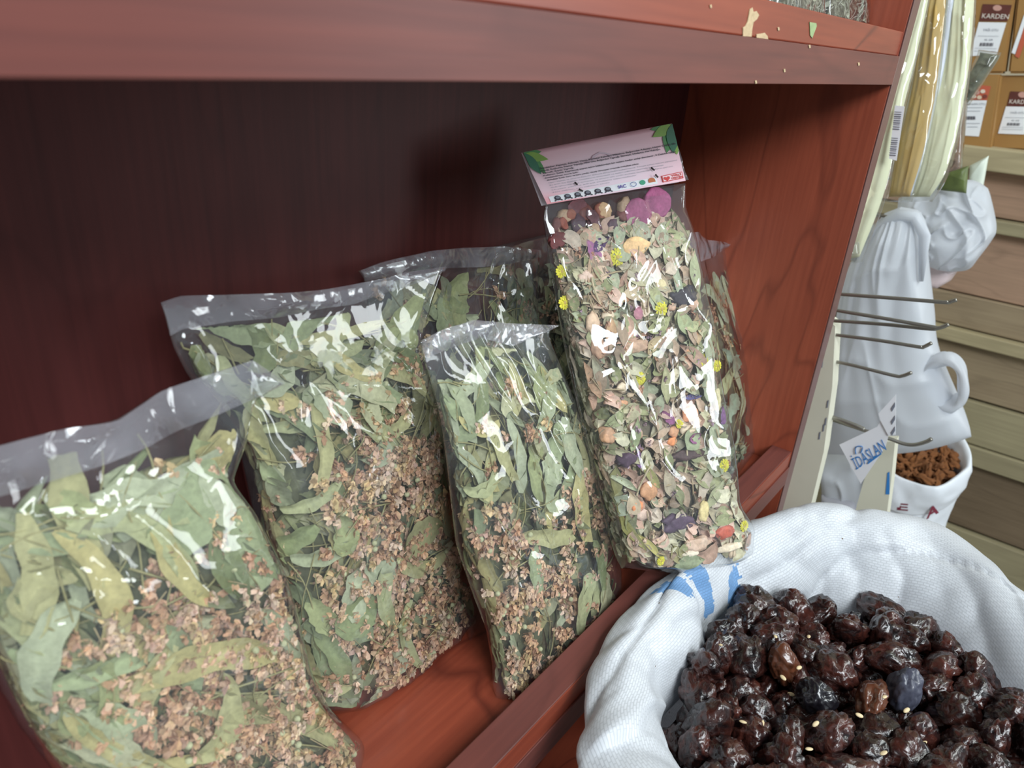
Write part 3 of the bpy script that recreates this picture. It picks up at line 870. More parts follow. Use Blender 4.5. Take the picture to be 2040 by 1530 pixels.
def daisy(px, r=.0058):
    u, v = b7.px2uv(px)
    c0 = b7.P(np.array(u), np.array(v), np.array(.82)); d = b7.n
    e1 = s_base(b7, min(u + .05, 1), v) - s_base(b7, u, v); e1 /= np.linalg.norm(e1); e2 = np.cross(d, e1)
    x_ = Acc()
    for ring, rr, zz in ((14, 1.0, 0), (9, .66, .18)):
        for i in range(ring):
            th = 2 * math.pi * (i + rng.uniform(-.2, .2)) / ring
            c, s_ = math.cos(th), math.sin(th)
            q = []
            for l, w_, h in ((.25, .10, .0), (.7, .2, .10), (1.0, .15, .02), (1.08, .04, -.04)):
                for sg in (-1, 1):
                    X = (l * c - sg * w_ * s_) * r * rr; Y = (l * s_ + sg * w_ * c) * r * rr
                    q.append(c0 + X * e1 + Y * e2 + (h + zz) * r * d * .6)
            x_.add(q, [(0, 1, 3, 2), (2, 3, 5, 4), (4, 5, 7, 6)], np.array((.72, .66, .07)) * rng.uniform(.8, 1.15))
    o = link('yellow_flower', x_.mesh('yellow_flower', M['herb'], False), t7)
    y_ = Acc(); V = ICO2[0] * .3 * r
    y_.add(c0 + V[:, :1] * e1 + V[:, 1:2] * e2 + (V[:, 2:3] * .6 + .05 * r) * d, ICO2[1], (.62, .46, .12))
    link('flower_disc', y_.mesh('flower_disc', M['herb']), o)


for q, r_ in (((1220, 508), .0062), ((1294, 617), .0055), ((1375, 717), .0055), ((1412, 720), .0045), ((1249, 757), .0045), ((1416, 929), .0052), ((1322, 833), .0036),
              ((1111, 549), .0045), ((1457, 1040), .0045), ((1120, 610), .0045), ((1291, 1104), .0036)):
    daisy(q, r_)
PURP = (.34, .12, .26)
for q in (((1172, 500), 100, .022, .011, (.44, .18, .34)), ((1190, 485), 30, .02, .008, (.12, .06, .16)), ((1250, 617), 60, .012, .008, (.52, .22, .28)), ((1352, 862), 20, .013, .007, PURP),
          ((1298, 828), 130, .014, .008, PURP), ((1413, 820), 70, .014, .008, (.24, .12, .28)), ((1350, 790), 0, .016, .004, (.14, .12, .28)), ((1241, 907), 80, .014, .006, (.30, .16, .34))):
    leaf7('mallow_petal', *q, sh='round', curl=.7)
for q in (((1168, 560), 95, .05, .014, (.52, .36, .24)), ((1225, 465), 50, .024, .010, (.48, .52, .36)), ((1265, 452), 130, .020, .014, (.46, .46, .34)), ((1306, 462), 60, .022, .012, (.44, .46, .32)),
          ((1328, 560), 88, .050, .007, (.44, .48, .34)), ((1180, 545), 120, .032, .006, (.44, .42, .24)), ((1290, 650), 20, .026, .010, (.42, .42, .22)), ((1335, 640), 110, .024, .014, (.42, .46, .26)),
          ((1268, 595), 10, .024, .009, (.44, .42, .24)), ((1192, 660), 70, .024, .010, (.60, .38, .22)), ((1236, 860), 65, .030, .009, (.36, .40, .22)), ((1200, 830), 35, .024, .009, (.38, .40, .22)),
          ((1266, 945), 125, .026, .009, (.36, .34, .14)), ((1300, 960), 100, .024, .012, (.50, .42, .30)), ((1375, 950), 160, .032, .014, (.36, .36, .20)), ((1204, 950), 75, .026, .010, (.30, .28, .12)),
          ((1230, 1050), 115, .040, .009, (.36, .34, .12)), ((1262, 1080), 130, .024, .007, (.50, .44, .16)), ((1318, 1090), 10, .018, .014, (.38, .34, .16)), ((1340, 1110), 8, .032, .012, (.34, .38, .22)),
          ((1395, 970), 40, .030, .009, (.40, .40, .24)), ((1398, 1020), 130, .024, .014, (.50, .42, .28)), ((1350, 870), 40, .022, .016, (.38, .42, .26)), ((1395, 860), 65, .022, .012, (.42, .44, .30)),
          ((1340, 760), 115, .030, .012, (.46, .46, .30)), ((1300, 760), 80, .03, .01, (.44, .42, .24)), ((1390, 700), 80, .03, .012, (.46, .48, .34)), ((1280, 690), 30, .024, .008, (.52, .40, .24)),
          ((1160, 760), 100, .03, .010, (.54, .34, .22)), ((1365, 650), 75, .024, .010, (.56, .40, .24)), ((1372, 540), 80, .034, .012, (.44, .46, .28)), ((1250, 540), 160, .03, .012, (.52, .46, .34)),
          ((1290, 900), 20, .020, .010, (.58, .46, .32)), ((1215, 1000), 60, .022, .014, (.42, .46, .34)), ((1320, 500), 70, .03, .012, (.46, .46, .28)), ((1215, 590), 40, .03, .010, (.46, .42, .26))):
    leaf7('dried_leaf', *q)
for i in range(10):
    chunk(['hibiscus_calyx', 'dried_peel_curl', 'rosehip', 'dried_mallow'][i % 4], (1105 + 15.5 * i + rng.uniform(-6, 6), 440 - 2.4 * i + rng.uniform(-12, 26)), rng.uniform(.005, .0085), [(.20, .07, .06), (.50, .34, .22), (.34, .12, .08), (.12, .07, .09)][i % 4], seed=90 + i, k=.35, rough=.4, sub=2)
EXTRA = [('dried_apple_slice', (.80, .64, .46)), ('dried_peel_curl', (.66, .42, .30)), ('orange_peel', (.70, .36, .20)), ('dried_mallow', (.10, .06, .10)), ('rose_bud', (.66, .50, .34)), ('dried_peel_curl', (.72, .52, .42))]
for i in range(36):
    nm_, c_ = EXTRA[rng.integers(len(EXTRA))]
    q_ = b7.base(np.array(rng.uniform(.12, .88)), np.array(rng.uniform(.04, .8)))
    qc = (q_ - CAM) @ RC
    chunk(nm_, (CX + F_PX * qc[0] / qc[2], CY + F_PX * qc[1] / qc[2]), rng.uniform(.0035, .0065), c_, squash=(rng.uniform(.8, 1.4), rng.uniform(.5, 1), .35), seed=40 + i, k=.72, rough=.4, sub=2)
for q in ((1175, 600), (1230, 745), (1252, 960), (1330, 940)):
    x_ = Acc(); u, v = b7.px2uv(q); stemlet(x_, b7, u, v, rng.uniform(.6, 2.4), .035, .85, .0009, (.62, .52, .34)); link('herb_stem', x_.mesh('herb_stem', M['herb']), t7)

# the card: folded over the bag's top
cTL, cTR, cBR, cBL = (1040, 304), (1338, 246), (1366, 360), (1090, 407)


class Card(Sheet):
    pass


pl7c = [tuple(np.array(q) + np.array([0, -.004, .001])) for q in pl7]
card = Card([cBL, cTL], [cBR, cTR], [cBL, cBR], [cTL, cTR], pl7c, 8)
pcard, nt, bs = new_mat('pink printed card')
tc = nt.nodes.new('ShaderNodeTexCoord'); at_n = nt.nodes.new('ShaderNodeAttribute'); at_n.attribute_name = 'col'
nt.links.new(at_n.outputs['Color'], bs.inputs['Base Color']); bs.inputs['Roughness'].default_value = .42


def cpt(u, v, h=.0):
    return card.base(np.array(u), np.array(v)) + card.n * h


u, v = np.meshgrid(np.linspace(0, 1, 25), np.linspace(0, 1, 13))
# printed background: white wash in the middle fading to pink
pk = np.array(srgb(240, 190, 200)[:3]); wh = np.array(srgb(240, 224, 236)[:3]); rd = np.array(srgb(240, 160, 168)[:3])
g1 = np.exp(-(((u - .45) / .5) ** 2 + ((v - .35) / .45) ** 2))[..., None]
g2 = (ss(.25, 0, v) * (1 - ss(.1, .4, u)))[..., None]
colr = (pk * (1 - g1) + wh * g1) * (1 - g2) + rd * g2
bow = 0 * u
F = card.base(u, v) + card.n * bow[..., None]
Bk = card.base(u, v) - card.n * (.0008 + .006 * (1 - v) ** 1.0)[..., None]
a = Acc(); a.add(F.reshape(-1, 3), grid_f(24, 12), colr.reshape(-1, 3)); a.add(Bk.reshape(-1, 3), grid_f(24, 12, flip=True), (.78, .70, .74))
e = [(12 * 25 + i + 1, 12 * 25 + i) for i in range(24)] + [(24 + j * 25, 24 + (j + 1) * 25) for j in range(12)][:0]
a.f.extend([(q[1], q[0], 325 + q[0], 325 + q[1]) for q in e])
head = link('header_card', a.mesh('header_card', pcard), t7, label='pink card printed with small text and green leaves')


def cardbow(u):
    return 0.0


def card_poly(name, pts, mat, h=.0004, parent=None, label=None, col=(1, 1, 1)):
    a_ = Acc(); P_ = [cpt(q[0], q[1], h + cardbow(q[0])) for q in pts]; a_.add(P_, [tuple(range(len(P_)))], col)
    o = link(name, a_.mesh(name, mat, False), parent or head, label=label)
    return o


def text_mesh(body, mat_, bold=0.0):
    cu = bpy.data.curves.new('writing', 'FONT'); cu.body = body; cu.size = 1.0; cu.resolution_u = 2; cu.offset = bold; cu.fill_mode = 'FRONT'
    o = bpy.data.objects.new('writing', cu)
    me = bpy.data.meshes.new_from_object(o)
    bpy.data.objects.remove(o); bpy.data.curves.remove(cu)
    me.materials.clear(); me.materials.append(mat_)
    n = len(me.vertices); co = np.empty(n * 3); me.vertices.foreach_get('co', co)
    return me, co.reshape(-1, 3)


def write_on(body, mat_, fn, width, height, parent, name='printed_text', xbold=0):
    """lay the text into a (width x height) box and map through fn(x, y) -> world"""
    me, co = text_mesh(body, mat_, xbold)
    if not len(co): return None
    mn, mxx = co.min(0), co.max(0)
    if height is None:
        sc = width / (mxx[0] - mn[0]); X = (co[:, 0] - mn[0]) * sc; Y = co[:, 1] * sc
    else:
        sy = height / .72; sx = width / (mxx[0] - mn[0]); X = (co[:, 0] - mn[0]) * sx; Y = co[:, 1] * sy
    P_ = np.array([fn(x, y) for x, y in zip(X, Y)])
    me.vertices.foreach_set('co', P_.ravel()); me.update()
    me.name = name
    return link(name, me, parent)


def card_text(body, u0, v0, wu, hv, mat_=None):
    return write_on(body, mat_ or M['ink'], lambda x, y: cpt(u0 + x, v0 + y, .0014), wu, hv, head, xbold=.03 if hv > .02 else 0.0)


lines = [("İçindekiler: Papatya, Adaçayı, Nane, Portakal Kabuğu, Hibiskus, Kuşburnu Adaçayı, Hatmi Çiçeği, Çay", .63, .93, .030),
         ("Çiçeği, Kuşburnu, Ihlamur Yaprağı, Altın Otu, Böğürtlen Yaprağı, Ekinezya, Okaliptus, Nar Kabuğu,", .575, .84, .028),
         ("Zencefil, Zeytin Yaprağı.", .52, .24, .026),
         ("Kullanım Şekli: Kaynamış bardağın içine bitkilerden bir tutam kadar atılıp demlenir. 3 dakika kadar", .505, .93, .0001),
         ]
yy = .655
rows = [("İçindekiler: Papatya, Adaçayı, Nane, Portakal Kabuğu, Hibiskus, Bağurmba Adaçayı, Hatmi Çiçeği, Ça", .93, .045),
        ("Çiçeği, Kuşburnu, Ihlamur Yaprağı, Altın Otu, Böğürtlen Yaprağı, Ekinezya, Okaliptus, Nar Kabuğu,", .82, .045),
        ("Zencefil, Zeytin Yaprağı.", .22, .040),
        ("Kullanım Şekli: Kaynamış suyun içine bitkilerden bir tutam kadar atılıp demlenir. 5 Dakika kadar", .92, .040),
        ("demlendikten sonra içilir.", .24, .036),
        ("Muhafaza Şekli: Serin ve kuru yerde, güneş görmeyen ortamda muhafaza ediniz.", .64, .036),
        ("Uyarı: Hamile ve emziren kadınlar doktora danışmadan kullanmayınız. Tavsiye edilen miktarı aşmayınız", .90, .030),
        ("Bu ürün ilaç değildir, hastalıkların önlenmesi ve tedavi edilmesi amacıyla kullanılmaz", .80, .030),
        ("Gıda işletmesi kayıt numarası ve üretim izin tarihi ambalaj üzerindedir. Parti seri no", .86, .028),
        ("Üretim yeri ve adresi ambalaj üzerindedir", .60, .028),
        ("Net miktar, son tüketim tarihi", .40, .026)]
for i, (tx, wu, hv) in enumerate(rows):
    card_text(tx, .055 + .012 * (i > 4), .64 - i * .045 - (.0 if i < 6 else .005), wu, hv * .62, M['ink'] if i < 6 else M['ink_grey'])
# white strip with the round seals
card_poly('certification_strip', [(.03, .02), (.80, .03), (.80, .15), (.03, .13)], M['paper'])
for i in range(6):
    uu = .085 + i * .072
    pts = [(uu + .023 * math.cos(t_), .08 + .045 * math.sin(t_)) for t_ in np.linspace(0, 2 * math.pi, 15)[:-1]]
    o = card_poly('round_seal', pts, M['ink'], .0007)
    pts = [(uu + .015 * math.cos(t_), .088 + .022 * math.sin(t_)) for t_ in np.linspace(0, 2 * math.pi, 13)[:-1]]
    card_poly('round_seal', pts, M['ink_grey'], .0010)
    for sg in (-1, 1):
        card_poly('seal_ribbon', [(uu + sg * .010, .045), (uu + sg * .024, .022), (uu + sg * .030, .040), (uu + sg * .018, .055)], M['ink'], .0008)
card_text("IAC", .518, .062, .055, .055, simple('violet ink', srgb(96, 84, 160), .6))
ring = [(.625 + .022 * math.cos(t_), .09 + .042 * math.sin(t_)) for t_ in np.linspace(0, 2 * math.pi, 19)]
inn = [(.625 + .018 * math.cos(t_), .09 + .034 * math.sin(t_)) for t_ in np.linspace(0, 2 * math.pi, 19)]
a_ = Acc(); a_.add([cpt(q[0], q[1], .0016) for q in ring + inn], [(i, i + 1, 19 + i + 1, 19 + i) for i in range(18)]); link('oval_mark', a_.mesh('oval_mark', simple('navy ink', srgb(90, 110, 170), .6)), head)
card_poly('green_seal', [(.695 + .021 * math.cos(t_), .095 + .042 * math.sin(t_)) for t_ in np.linspace(0, 2 * math.pi, 15)[:-1]], simple('green ink', srgb(60, 158, 122), .6), .0008)
card_poly('amber_seal', [(.762 + .024 * math.cos(t_), .105 + .045 * math.sin(t_)) for t_ in np.linspace(0, math.pi, 11)] + [(.738, .07), (.786, .07)], simple('amber ink', srgb(190, 110, 70), .6), .0008)
card_poly('origin_mark', [(.835, .035), (.985, .05), (.985, .165), (.835, .15)], M['ink_red'], .0007)
card_poly('origin_mark', [(.841, .048), (.979, .062), (.979, .153), (.841, .139)], simple('pale card', srgb(240, 210, 216), .5), .0009)
hx = .867
card_poly('heart_mark', [(hx, .045), (hx + .022, .085), (hx + .022, .115), (hx + .011, .125), (hx, .11), (hx - .011, .125), (hx - .022, .115), (hx - .022, .085)], M['ink_red'], .0011)
card_text("YERLİ", .897, .108, .075, .03, M['ink_red'])
card_text("ÜRETİM", .897, .064, .078, .03, M['ink_red'])
LG = [simple('leaf green print', srgb(70, 138, 74), .5, noise=.3, nscale=150), simple('light leaf print', srgb(130, 172, 70), .5, noise=.2, nscale=150), simple('deep leaf print', srgb(34, 108, 78), .5, noise=.2, nscale=150)]


def pleaf(u0, v0, du, dv, wv, mi):
    """pointed leaf from (u0, v0), measured in card widths; the card is 2.6 times as wide as high"""
    A_ = 2.6
    ax = np.array([du, dv / A_]); ln = np.linalg.norm(ax); ax /= ln; pn = np.array([-ax[1], ax[0]])
    pts = []
    for sg in (1, -1):
        for s_ in (np.linspace(0, 1, 8) if sg == 1 else np.linspace(1, 0, 8)[1:-1]):
            q = ax * ln * s_ + pn * sg * wv * math.sin(math.pi * s_ ** .8) * ln
            pts.append((min(max(u0 + q[0], .002), .998), min(max(v0 + q[1] * A_, .002), .998)))
    card_poly('printed_leaf', pts, LG[mi], .0005 + .0002 * mi)


pleaf(.0, .95, .14, -.16, .22, 1); pleaf(.0, .99, .12, -.04, .22, 0); pleaf(.0, .97, .085, -.42, .24, 0); pleaf(.0, .99, .05, -.44, .20, 2)
pleaf(1., .97, -.15, -.14, .22, 1); pleaf(1., .99, -.15, -.03, .20, 0); pleaf(1., .98, -.085, -.46, .24, 0); pleaf(1., .99, -.045, -.50, .22, 2); pleaf(1., .9, -.02, -.44, .3, 1)
card_poly('hang_slot', [(.36, .60), (.42, .62), (.44, .68), (.48, .72), (.52, .69), (.54, .64), (.60, .64), (.60, .66), (.55, .67), (.52, .72), (.48, .75), (.43, .71), (.41, .65), (.36, .62)],
          simple('card crease', srgb(214, 190, 204), .5), .0006)
for q in ((.235, .30, .245, .25), (.245, .17, .262, .12), (.775, .32, .79, .265), (.79, .19, .80, .135)):
    v_, f_ = tube_vf([cpt(q[0], q[1], .002), cpt(q[2], q[3], .0022)], .0006, 6)
    a_ = Acc(); a_.add(v_, f_); link('staple', a_.mesh('staple', M['staple']), head)
# bag's own film folded behind the card, a sliver of it showing on the right
fs = Sheet([(1088, 405), (1062, 330)], [(1372, 358), (1352, 290)], [(1088, 405), (1372, 358)], [(1062, 330), (1352, 290)], [tuple(np.array(q) + np.array([0, .003, 0])) for q in pl7], 8)
u, v = np.meshgrid(np.linspace(0, 1, 25), np.linspace(0, 1, 9))
a_ = Acc(); a_.add((fs.base(u, v) + fs.n * ((vnoise(u * 9, v * 3, 3) - .5) * .003)[..., None]).reshape(-1, 3), grid_f(24, 8)); link('folded_film_top', a_.mesh('folded_film_top', M['seal']), t7)

# ================================================================== herb bags on the shelf above
for k, (T_, B_, lab) in enumerate([([(1500, -150), (1632, -140)], [(1490, 30), (1632, 44)], 'clear bag of dried grey herb on the upper shelf, farther from the side panel'),
                                   ([(1625, -150), (1712, -130)], [(1622, 46), (1722, 62)], 'clear bag of grey green herb tips on the upper shelf, next to the side panel')]):
    plu = [(-.3, .034, .45), (0, .034, .45), (-.1, .05, .55)]
    bu = Bag(L=[B_[0], T_[0]], R=[B_[1], (B_[1][0] + 2, B_[1][1] - 45), T_[1]], B=[B_[0], B_[1]], T=[T_[0], T_[1]], plane=plu, thick=.010, top=1.1, seed=80 + k, wr=.002)
    tu = thing('herb_bag', tuple(bu.base(np.array(.5), np.array(0.))), lab, 'herb bag')
    bu.film_mesh('cellophane_film', M['film'], tu, 40, 40)
    rng = np.random.default_rng(300 + k)
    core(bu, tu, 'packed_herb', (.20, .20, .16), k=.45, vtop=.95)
    a = Acc()
    for i in range(170):
        a.add(*bract(bu, rng.uniform(.05, .95), rng.uniform(.02, .6), rng.uniform(0, 3.14), rng.uniform(.006, .014), rng.uniform(.0025, .005), rng.uniform(.5, .85),
                     np.array((.30, .31, .24)) * rng.uniform(.6, 1.4), 1, .8, 'lance', 5))
    for i in range(60):
        stemlet(a, bu, rng.uniform(.05, .95), rng.uniform(.05, .6), rng.uniform(0, 3), .015, .8, .0004, (.42, .42, .36))
    link('herb_mix', a.mesh('herb_mix', M['herb']), tu, kind='stuff')

# ================================================================== woven sack with dried fruit
m, nt, bs = new_mat('woven white polypropylene')
N, L = nt.nodes, nt.links
uvn = N.new('ShaderNodeUVMap'); uvn.uv_map = 'UVMap'
ck = N.new('ShaderNodeTexBrick'); ck.inputs['Scale'].default_value = 1.0; ck.inputs['Brick Width'].default_value = .0046; ck.inputs['Row Height'].default_value = .0023
ck.inputs['Mortar Size'].default_value = .0003; ck.inputs['Color1'].default_value = (1, 1, 1, 1); ck.inputs['Color2'].default_value = (.78, .78, .78, 1); ck.inputs['Mortar'].default_value = (.45, .45, .45, 1)
L.new(uvn.outputs[0], ck.inputs['Vector'])
atc = N.new('ShaderNodeAttribute'); atc.attribute_name = 'col'
nz = N.new('ShaderNodeTexNoise'); nz.inputs['Scale'].default_value = 16; nz.inputs['Detail'].default_value = 4
tc = N.new('ShaderNodeTexCoord'); L.new(tc.outputs['Object'], nz.inputs['Vector'])
mr = N.new('ShaderNodeMapRange'); mr.inputs['From Min'].default_value = .3; mr.inputs['From Max'].default_value = .7; mr.inputs['To Min'].default_value = .90; mr.inputs['To Max'].default_value = 1.04
L.new(nz.outputs['Fac'], mr.inputs['Value'])
mm = N.new('ShaderNodeMix'); mm.data_type = 'RGBA'; mm.blend_type = 'MULTIPLY'; mm.inputs['Factor'].default_value = .34
L.new(atc.outputs['Color'], mm.inputs['A']); L.new(ck.outputs['Color'], mm.inputs['B'])
vm = N.new('ShaderNodeVectorMath'); vm.operation = 'SCALE'; L.new(mm.outputs['Result'], vm.inputs[0]); L.new(mr.outputs[0], vm.inputs['Scale'])
# tiny specks of dirt
sp = N.new('ShaderNodeTexVoronoi'); sp.inputs['Scale'].default_value = 60; L.new(tc.outputs['Object'], sp.inputs['Vector'])
spr = N.new('ShaderNodeMath'); spr.operation = 'LESS_THAN'; spr.inputs[1].default_value = .045; L.new(sp.outputs['Distance'], spr.inputs[0])
mm3 = N.new('ShaderNodeMix'); mm3.data_type = 'RGBA'; L.new(spr.outputs[0], mm3.inputs['Factor']); L.new(vm.outputs[0], mm3.inputs['A']); mm3.inputs['B'].default_value = srgb(120, 96, 74)
L.new(mm3.outputs['Result'], bs.inputs['Base Color'])
bs.inputs['Roughness'].default_value = .42
bp = N.new('ShaderNodeBump'); bp.inputs['Strength'].default_value = .9; bp.inputs['Distance'].default_value = .0014
L.new(ck.outputs['Color'], bp.inputs['Height']); L.new(bp.outputs['Normal'], bs.inputs['Normal'])
out = [n for n in N if n.type == 'OUTPUT_MATERIAL'][0]
tl = N.new('ShaderNodeBsdfTranslucent'); L.new(mm3.outputs['Result'], tl.inputs[0])
ms = N.new('ShaderNodeMixShader'); ms.inputs[0].default_value = .18; L.new(bs.outputs[0], ms.inputs[1]); L.new(tl.outputs[0], ms.inputs[2]); L.new(ms.outputs[0], out.inputs[0])
M['sack'] = m

ZO, ZI = .048, .004
secs = []
for o_, i_, zc, zi in [((1140, 1530), (1345, 1530), .062, .004), ((1155, 1430), (1318, 1455), .062, .004), ((1180, 1330), (1330, 1400), .063, .004), ((1230, 1230), (1392, 1330), .064, .003), ((1300, 1150), (1408, 1275), .064, .002),
                       ((1400, 1085), (1460, 1240), .062, 0.0), ((1500, 1036), (1560, 1213), .062, -.002), ((1622, 1010), (1640, 1222), .066, -.004), ((1760, 1027), (1745, 1238), .062, -.004),
                       ((1870, 1053), (1830, 1285), .060, -.004), ((1965, 1112), (1925, 1370), .062, -.003), ((2045, 1185), (2030, 1455), .064, 0)]:
    secs.append((at(o_, 2, ZO)[:2], at(i_, 2, zi)[:2], zc, zi))
for o_, i_ in (((-.135, -.30), (-.225, -.285)), ((-.20, -.385), (-.265, -.33)), ((-.31, -.42), (-.325, -.35)), ((-.42, -.385), (-.385, -.33)), ((-.49, -.30), (-.425, -.27)), ((-.515, -.19), (-.440, -.18)), ((-.50, -.10), (-.43, -.115))):
    secs.append((np.array(o_), np.array(i_), .062, .004))
secs = np.array([[*q[0], *q[1], q[2], q[3]] for q in secs])
NT, NS = 360, 110
sc = catmull(secs, NT, closed=True)
cen = sc[:, 2:4].mean(0)
V = np.zeros((NS + 1, NT, 3)); UV = np.zeros((NS + 1, NT, 2))
for i in range(NT):
    O, I, zc, zi = sc[i, :2], sc[i, 2:4], sc[i, 4], sc[i, 5]
    out_ = (O - cen) / np.linalg.norm(O - cen)
    d = I - O
    # the body of the sack stays in front of the shelf
    def lim(p):
        return np.array([p[0], min(p[1], -.004)])
    prof = [(*lim(cen + (O - cen) * .80), -.62), (*lim(cen + (O - cen) * 1.02), -.56), (*lim(O - out_ * .050), -.35), (*lim(O - out_ * .062), -.15), (*lim(O - out_ * .045), -.05), (*lim(O - out_ * .018), .000), (*O, ZO - .004),
            (*(O + d * .12), ZO + .009), (*(O + d * .35), zc + .001), (*(O + d * .62), zc - .006), (*(O + d * .86), .55 * zc + .45 * zi), (*I, zi + .004), (*(O + d * .97), zi - .012), (*(O + d * .85), zi - .03)]
    c = catmull(prof, NS + 1)
    # even spacing towards the rim
    c = resample(c, NS * 3 + 1)
    idx = np.concatenate([np.linspace(0, .64, 31)[:-1], np.linspace(.64, 1, NS + 1 - 30)]) * (NS * 3)
    V[:, i] = np.stack([np.interp(idx, np.arange(NS * 3 + 1), c[:, k]) for k in range(3)], 1)
arc_v = np.concatenate([[0], np.cumsum(np.linalg.norm(np.diff(V.mean(1), axis=0), axis=1))])
sl = np.concatenate([np.zeros((1, NT)), np.cumsum(np.linalg.norm(np.diff(V, axis=0), axis=2), axis=0)])
al = np.concatenate([[0], np.cumsum(np.linalg.norm(np.diff(sc[:, :2], axis=0), axis=1))])
UV[..., 0] = al[None, :] * .9; UV[..., 1] = sl
# folds
dv = np.gradient(V, axis=0); du = (np.roll(V, -1, 1) - np.roll(V, 1, 1)) / 2
nn = np.cross(du, dv); nn /= (np.linalg.norm(nn, axis=2, keepdims=True) + 1e-9)
if nn[60, NT // 4, 2] < 0: nn = -nn
X_, Y_ = UV[..., 0] / .05, UV[..., 1] / .05
rimw = ss(.30, .55, np.linspace(0, 1, NS + 1))[:, None] * np.ones((1, NT))
fold = (vnoise(X_ * .55 + Y_ * .3, Y_ * .5, 5) - .5) * .016 + (ridged(X_ * .8 - Y_ * .55, Y_ * .8 + X_ * .35, 6) - .5) * .005 + (ridged(X_ * 1.9 + Y_ * .9, Y_ * 1.7 - X_ * .5, 12) - .5) * .0024 + (ridged(X_ * .35 + Y_ * .8, Y_ * .4 - X_ * .3, 15) ** 9) * .006
tuck = 1 - ss(.93, 1, np.linspace(0, 1, NS + 1))[:, None]
V = V + nn * (fold * rimw * tuck)[..., None] * .8
V[..., 1] = np.where((V[..., 2] < .042) & (V[..., 1] > -.0025), -.0025, V[..., 1])
white = np.array(srgb(232, 236, 242)[:3])
colr = np.tile(white, (NS + 1, NT, 1))
# three bands of blue print across the cuff
P3 = V.reshape(-1, 3)
cm = (P3 - CAM) @ RC
ppx = np.stack([CX + F_PX * cm[:, 0] / cm[:, 2], CY + F_PX * cm[:, 1] / cm[:, 2]], 1).reshape(NS + 1, NT, 2)


depth_ = cm[:, 2].reshape(NS + 1, NT)


def near_idx(p):
    """grid index of the cloth that is seen at photo pixel p: the nearest of the layers there"""
    d_ = np.linalg.norm(ppx - np.array(p), axis=-1)
    sc_ = np.where(d_ < max(12, d_.min() + 3), depth_ + d_ * .0008, 9)
    return np.unravel_index(np.argmin(sc_), sc_.shape)


for amp, wd_, poly in ((.009, .009, [(1705, 1062), (1700, 1120), (1665, 1190), (1600, 1240)]), (.005, .008, [(1450, 1120), (1560, 1062), (1620, 1022)]), (-.007, .007, [(1200, 1480), (1260, 1430), (1325, 1402)]),
                       (.005, .007, [(1300, 1290), (1390, 1230), (1440, 1240)]), (-.004, .007, [(1340, 1250), (1290, 1380)]), (.004, .006, [(1630, 1030), (1720, 1140), (1700, 1220)]),
                       (.005, .009, [(1850, 1065), (1930, 1180), (1960, 1300)]), (-.004, .008, [(1500, 1080), (1480, 1180)]), (.004, .006, [(1560, 1110), (1640, 1160), (1640, 1210)]), (.005, .006, [(1180, 1380), (1240, 1480), (1330, 1500)]),
                       (.003, .004, [(1320, 1180), (1260, 1270), (1215, 1370)]), (.003, .004, [(1760, 1060), (1800, 1150), (1780, 1230)])):
    ij = [near_idx(q) for q in poly]
    c = np.array([UV[a_[0], a_[1]] for a_ in ij])
    best = np.full(UV.shape[:2], 9.0)
    for k_ in range(len(c) - 1):
        d = c[k_ + 1] - c[k_]
        if np.linalg.norm(d) > .16: continue
        t_ = np.clip(((UV - c[k_]) @ d) / (d @ d + 1e-12), 0, 1)
        best = np.minimum(best, np.linalg.norm(UV - c[k_] - t_[..., None] * d, axis=-1))
    V = V + nn * (amp * .62 * np.exp(-(best / (wd_ * 1.35)) ** 1.5) * tuck)[..., None]
V[..., 1] = np.where((V[..., 2] < .042) & (V[..., 1] > -.0025), -.0025, V[..., 1])
BLUE = np.array(srgb(128, 172, 222)[:3])
blue_bands = []
for c_, hu, hv_ in (((1335, 1158), .0100, .020), ((1402, 1165), .0095, .030), ((1462, 1195), .0095, .024)):
    ij = near_idx(c_); q = UV[ij[0], ij[1]]
    blue_bands.append((q[0] - hu, q[0] + hu, q[1] - hv_, q[1] + hv_))
a = Acc()
a.add(V.reshape(-1, 3), grid_f(NT, NS, wrap=True), colr.reshape(-1, 3))
me = a.mesh('woven_sack', M['sack'])
uvl = me.uv_layers.new(name='UVMap')
li = np.empty(len(me.loops), dtype=np.int64); me.loops.foreach_get('vertex_index', li)
uvf = UV.reshape(-1, 2)[li]
# keep the seam's loops continuous
poly_of = np.repeat(np.arange(len(me.polygons)), 4)
u4 = uvf[:, 0].reshape(-1, 4); wrap_ = (u4.max(1) - u4.min(1)) > .3
u4[wrap_] = np.where(u4[wrap_] < .3, u4[wrap_] + al[-1] * .9, u4[wrap_]); uvf[:, 0] = u4.ravel()
uvl.data.foreach_set('uv', uvf.ravel())
# blue print as boxes in the sack's own UV
N, L = m.node_tree.nodes, m.node_tree.links
sep = N.new('ShaderNodeSeparateXYZ')
snp = N.new('ShaderNodeVectorMath'); snp.operation = 'SNAP'; snp.inputs[1].default_value = (.0022, .0022, .0022)
L.new(uvn.outputs[0], snp.inputs[0])
nzj = N.new('ShaderNodeTexNoise'); nzj.inputs['Scale'].default_value = 300; L.new(snp.outputs[0], nzj.inputs['Vector'])
jit = N.new('ShaderNodeVectorMath'); jit.operation = 'MULTIPLY_ADD'; jit.inputs[1].default_value = (.010, .010, 0); L.new(nzj.outputs['Color'], jit.inputs[0]); L.new(snp.outputs[0], jit.inputs[2])
L.new(jit.outputs[0], sep.inputs[0])


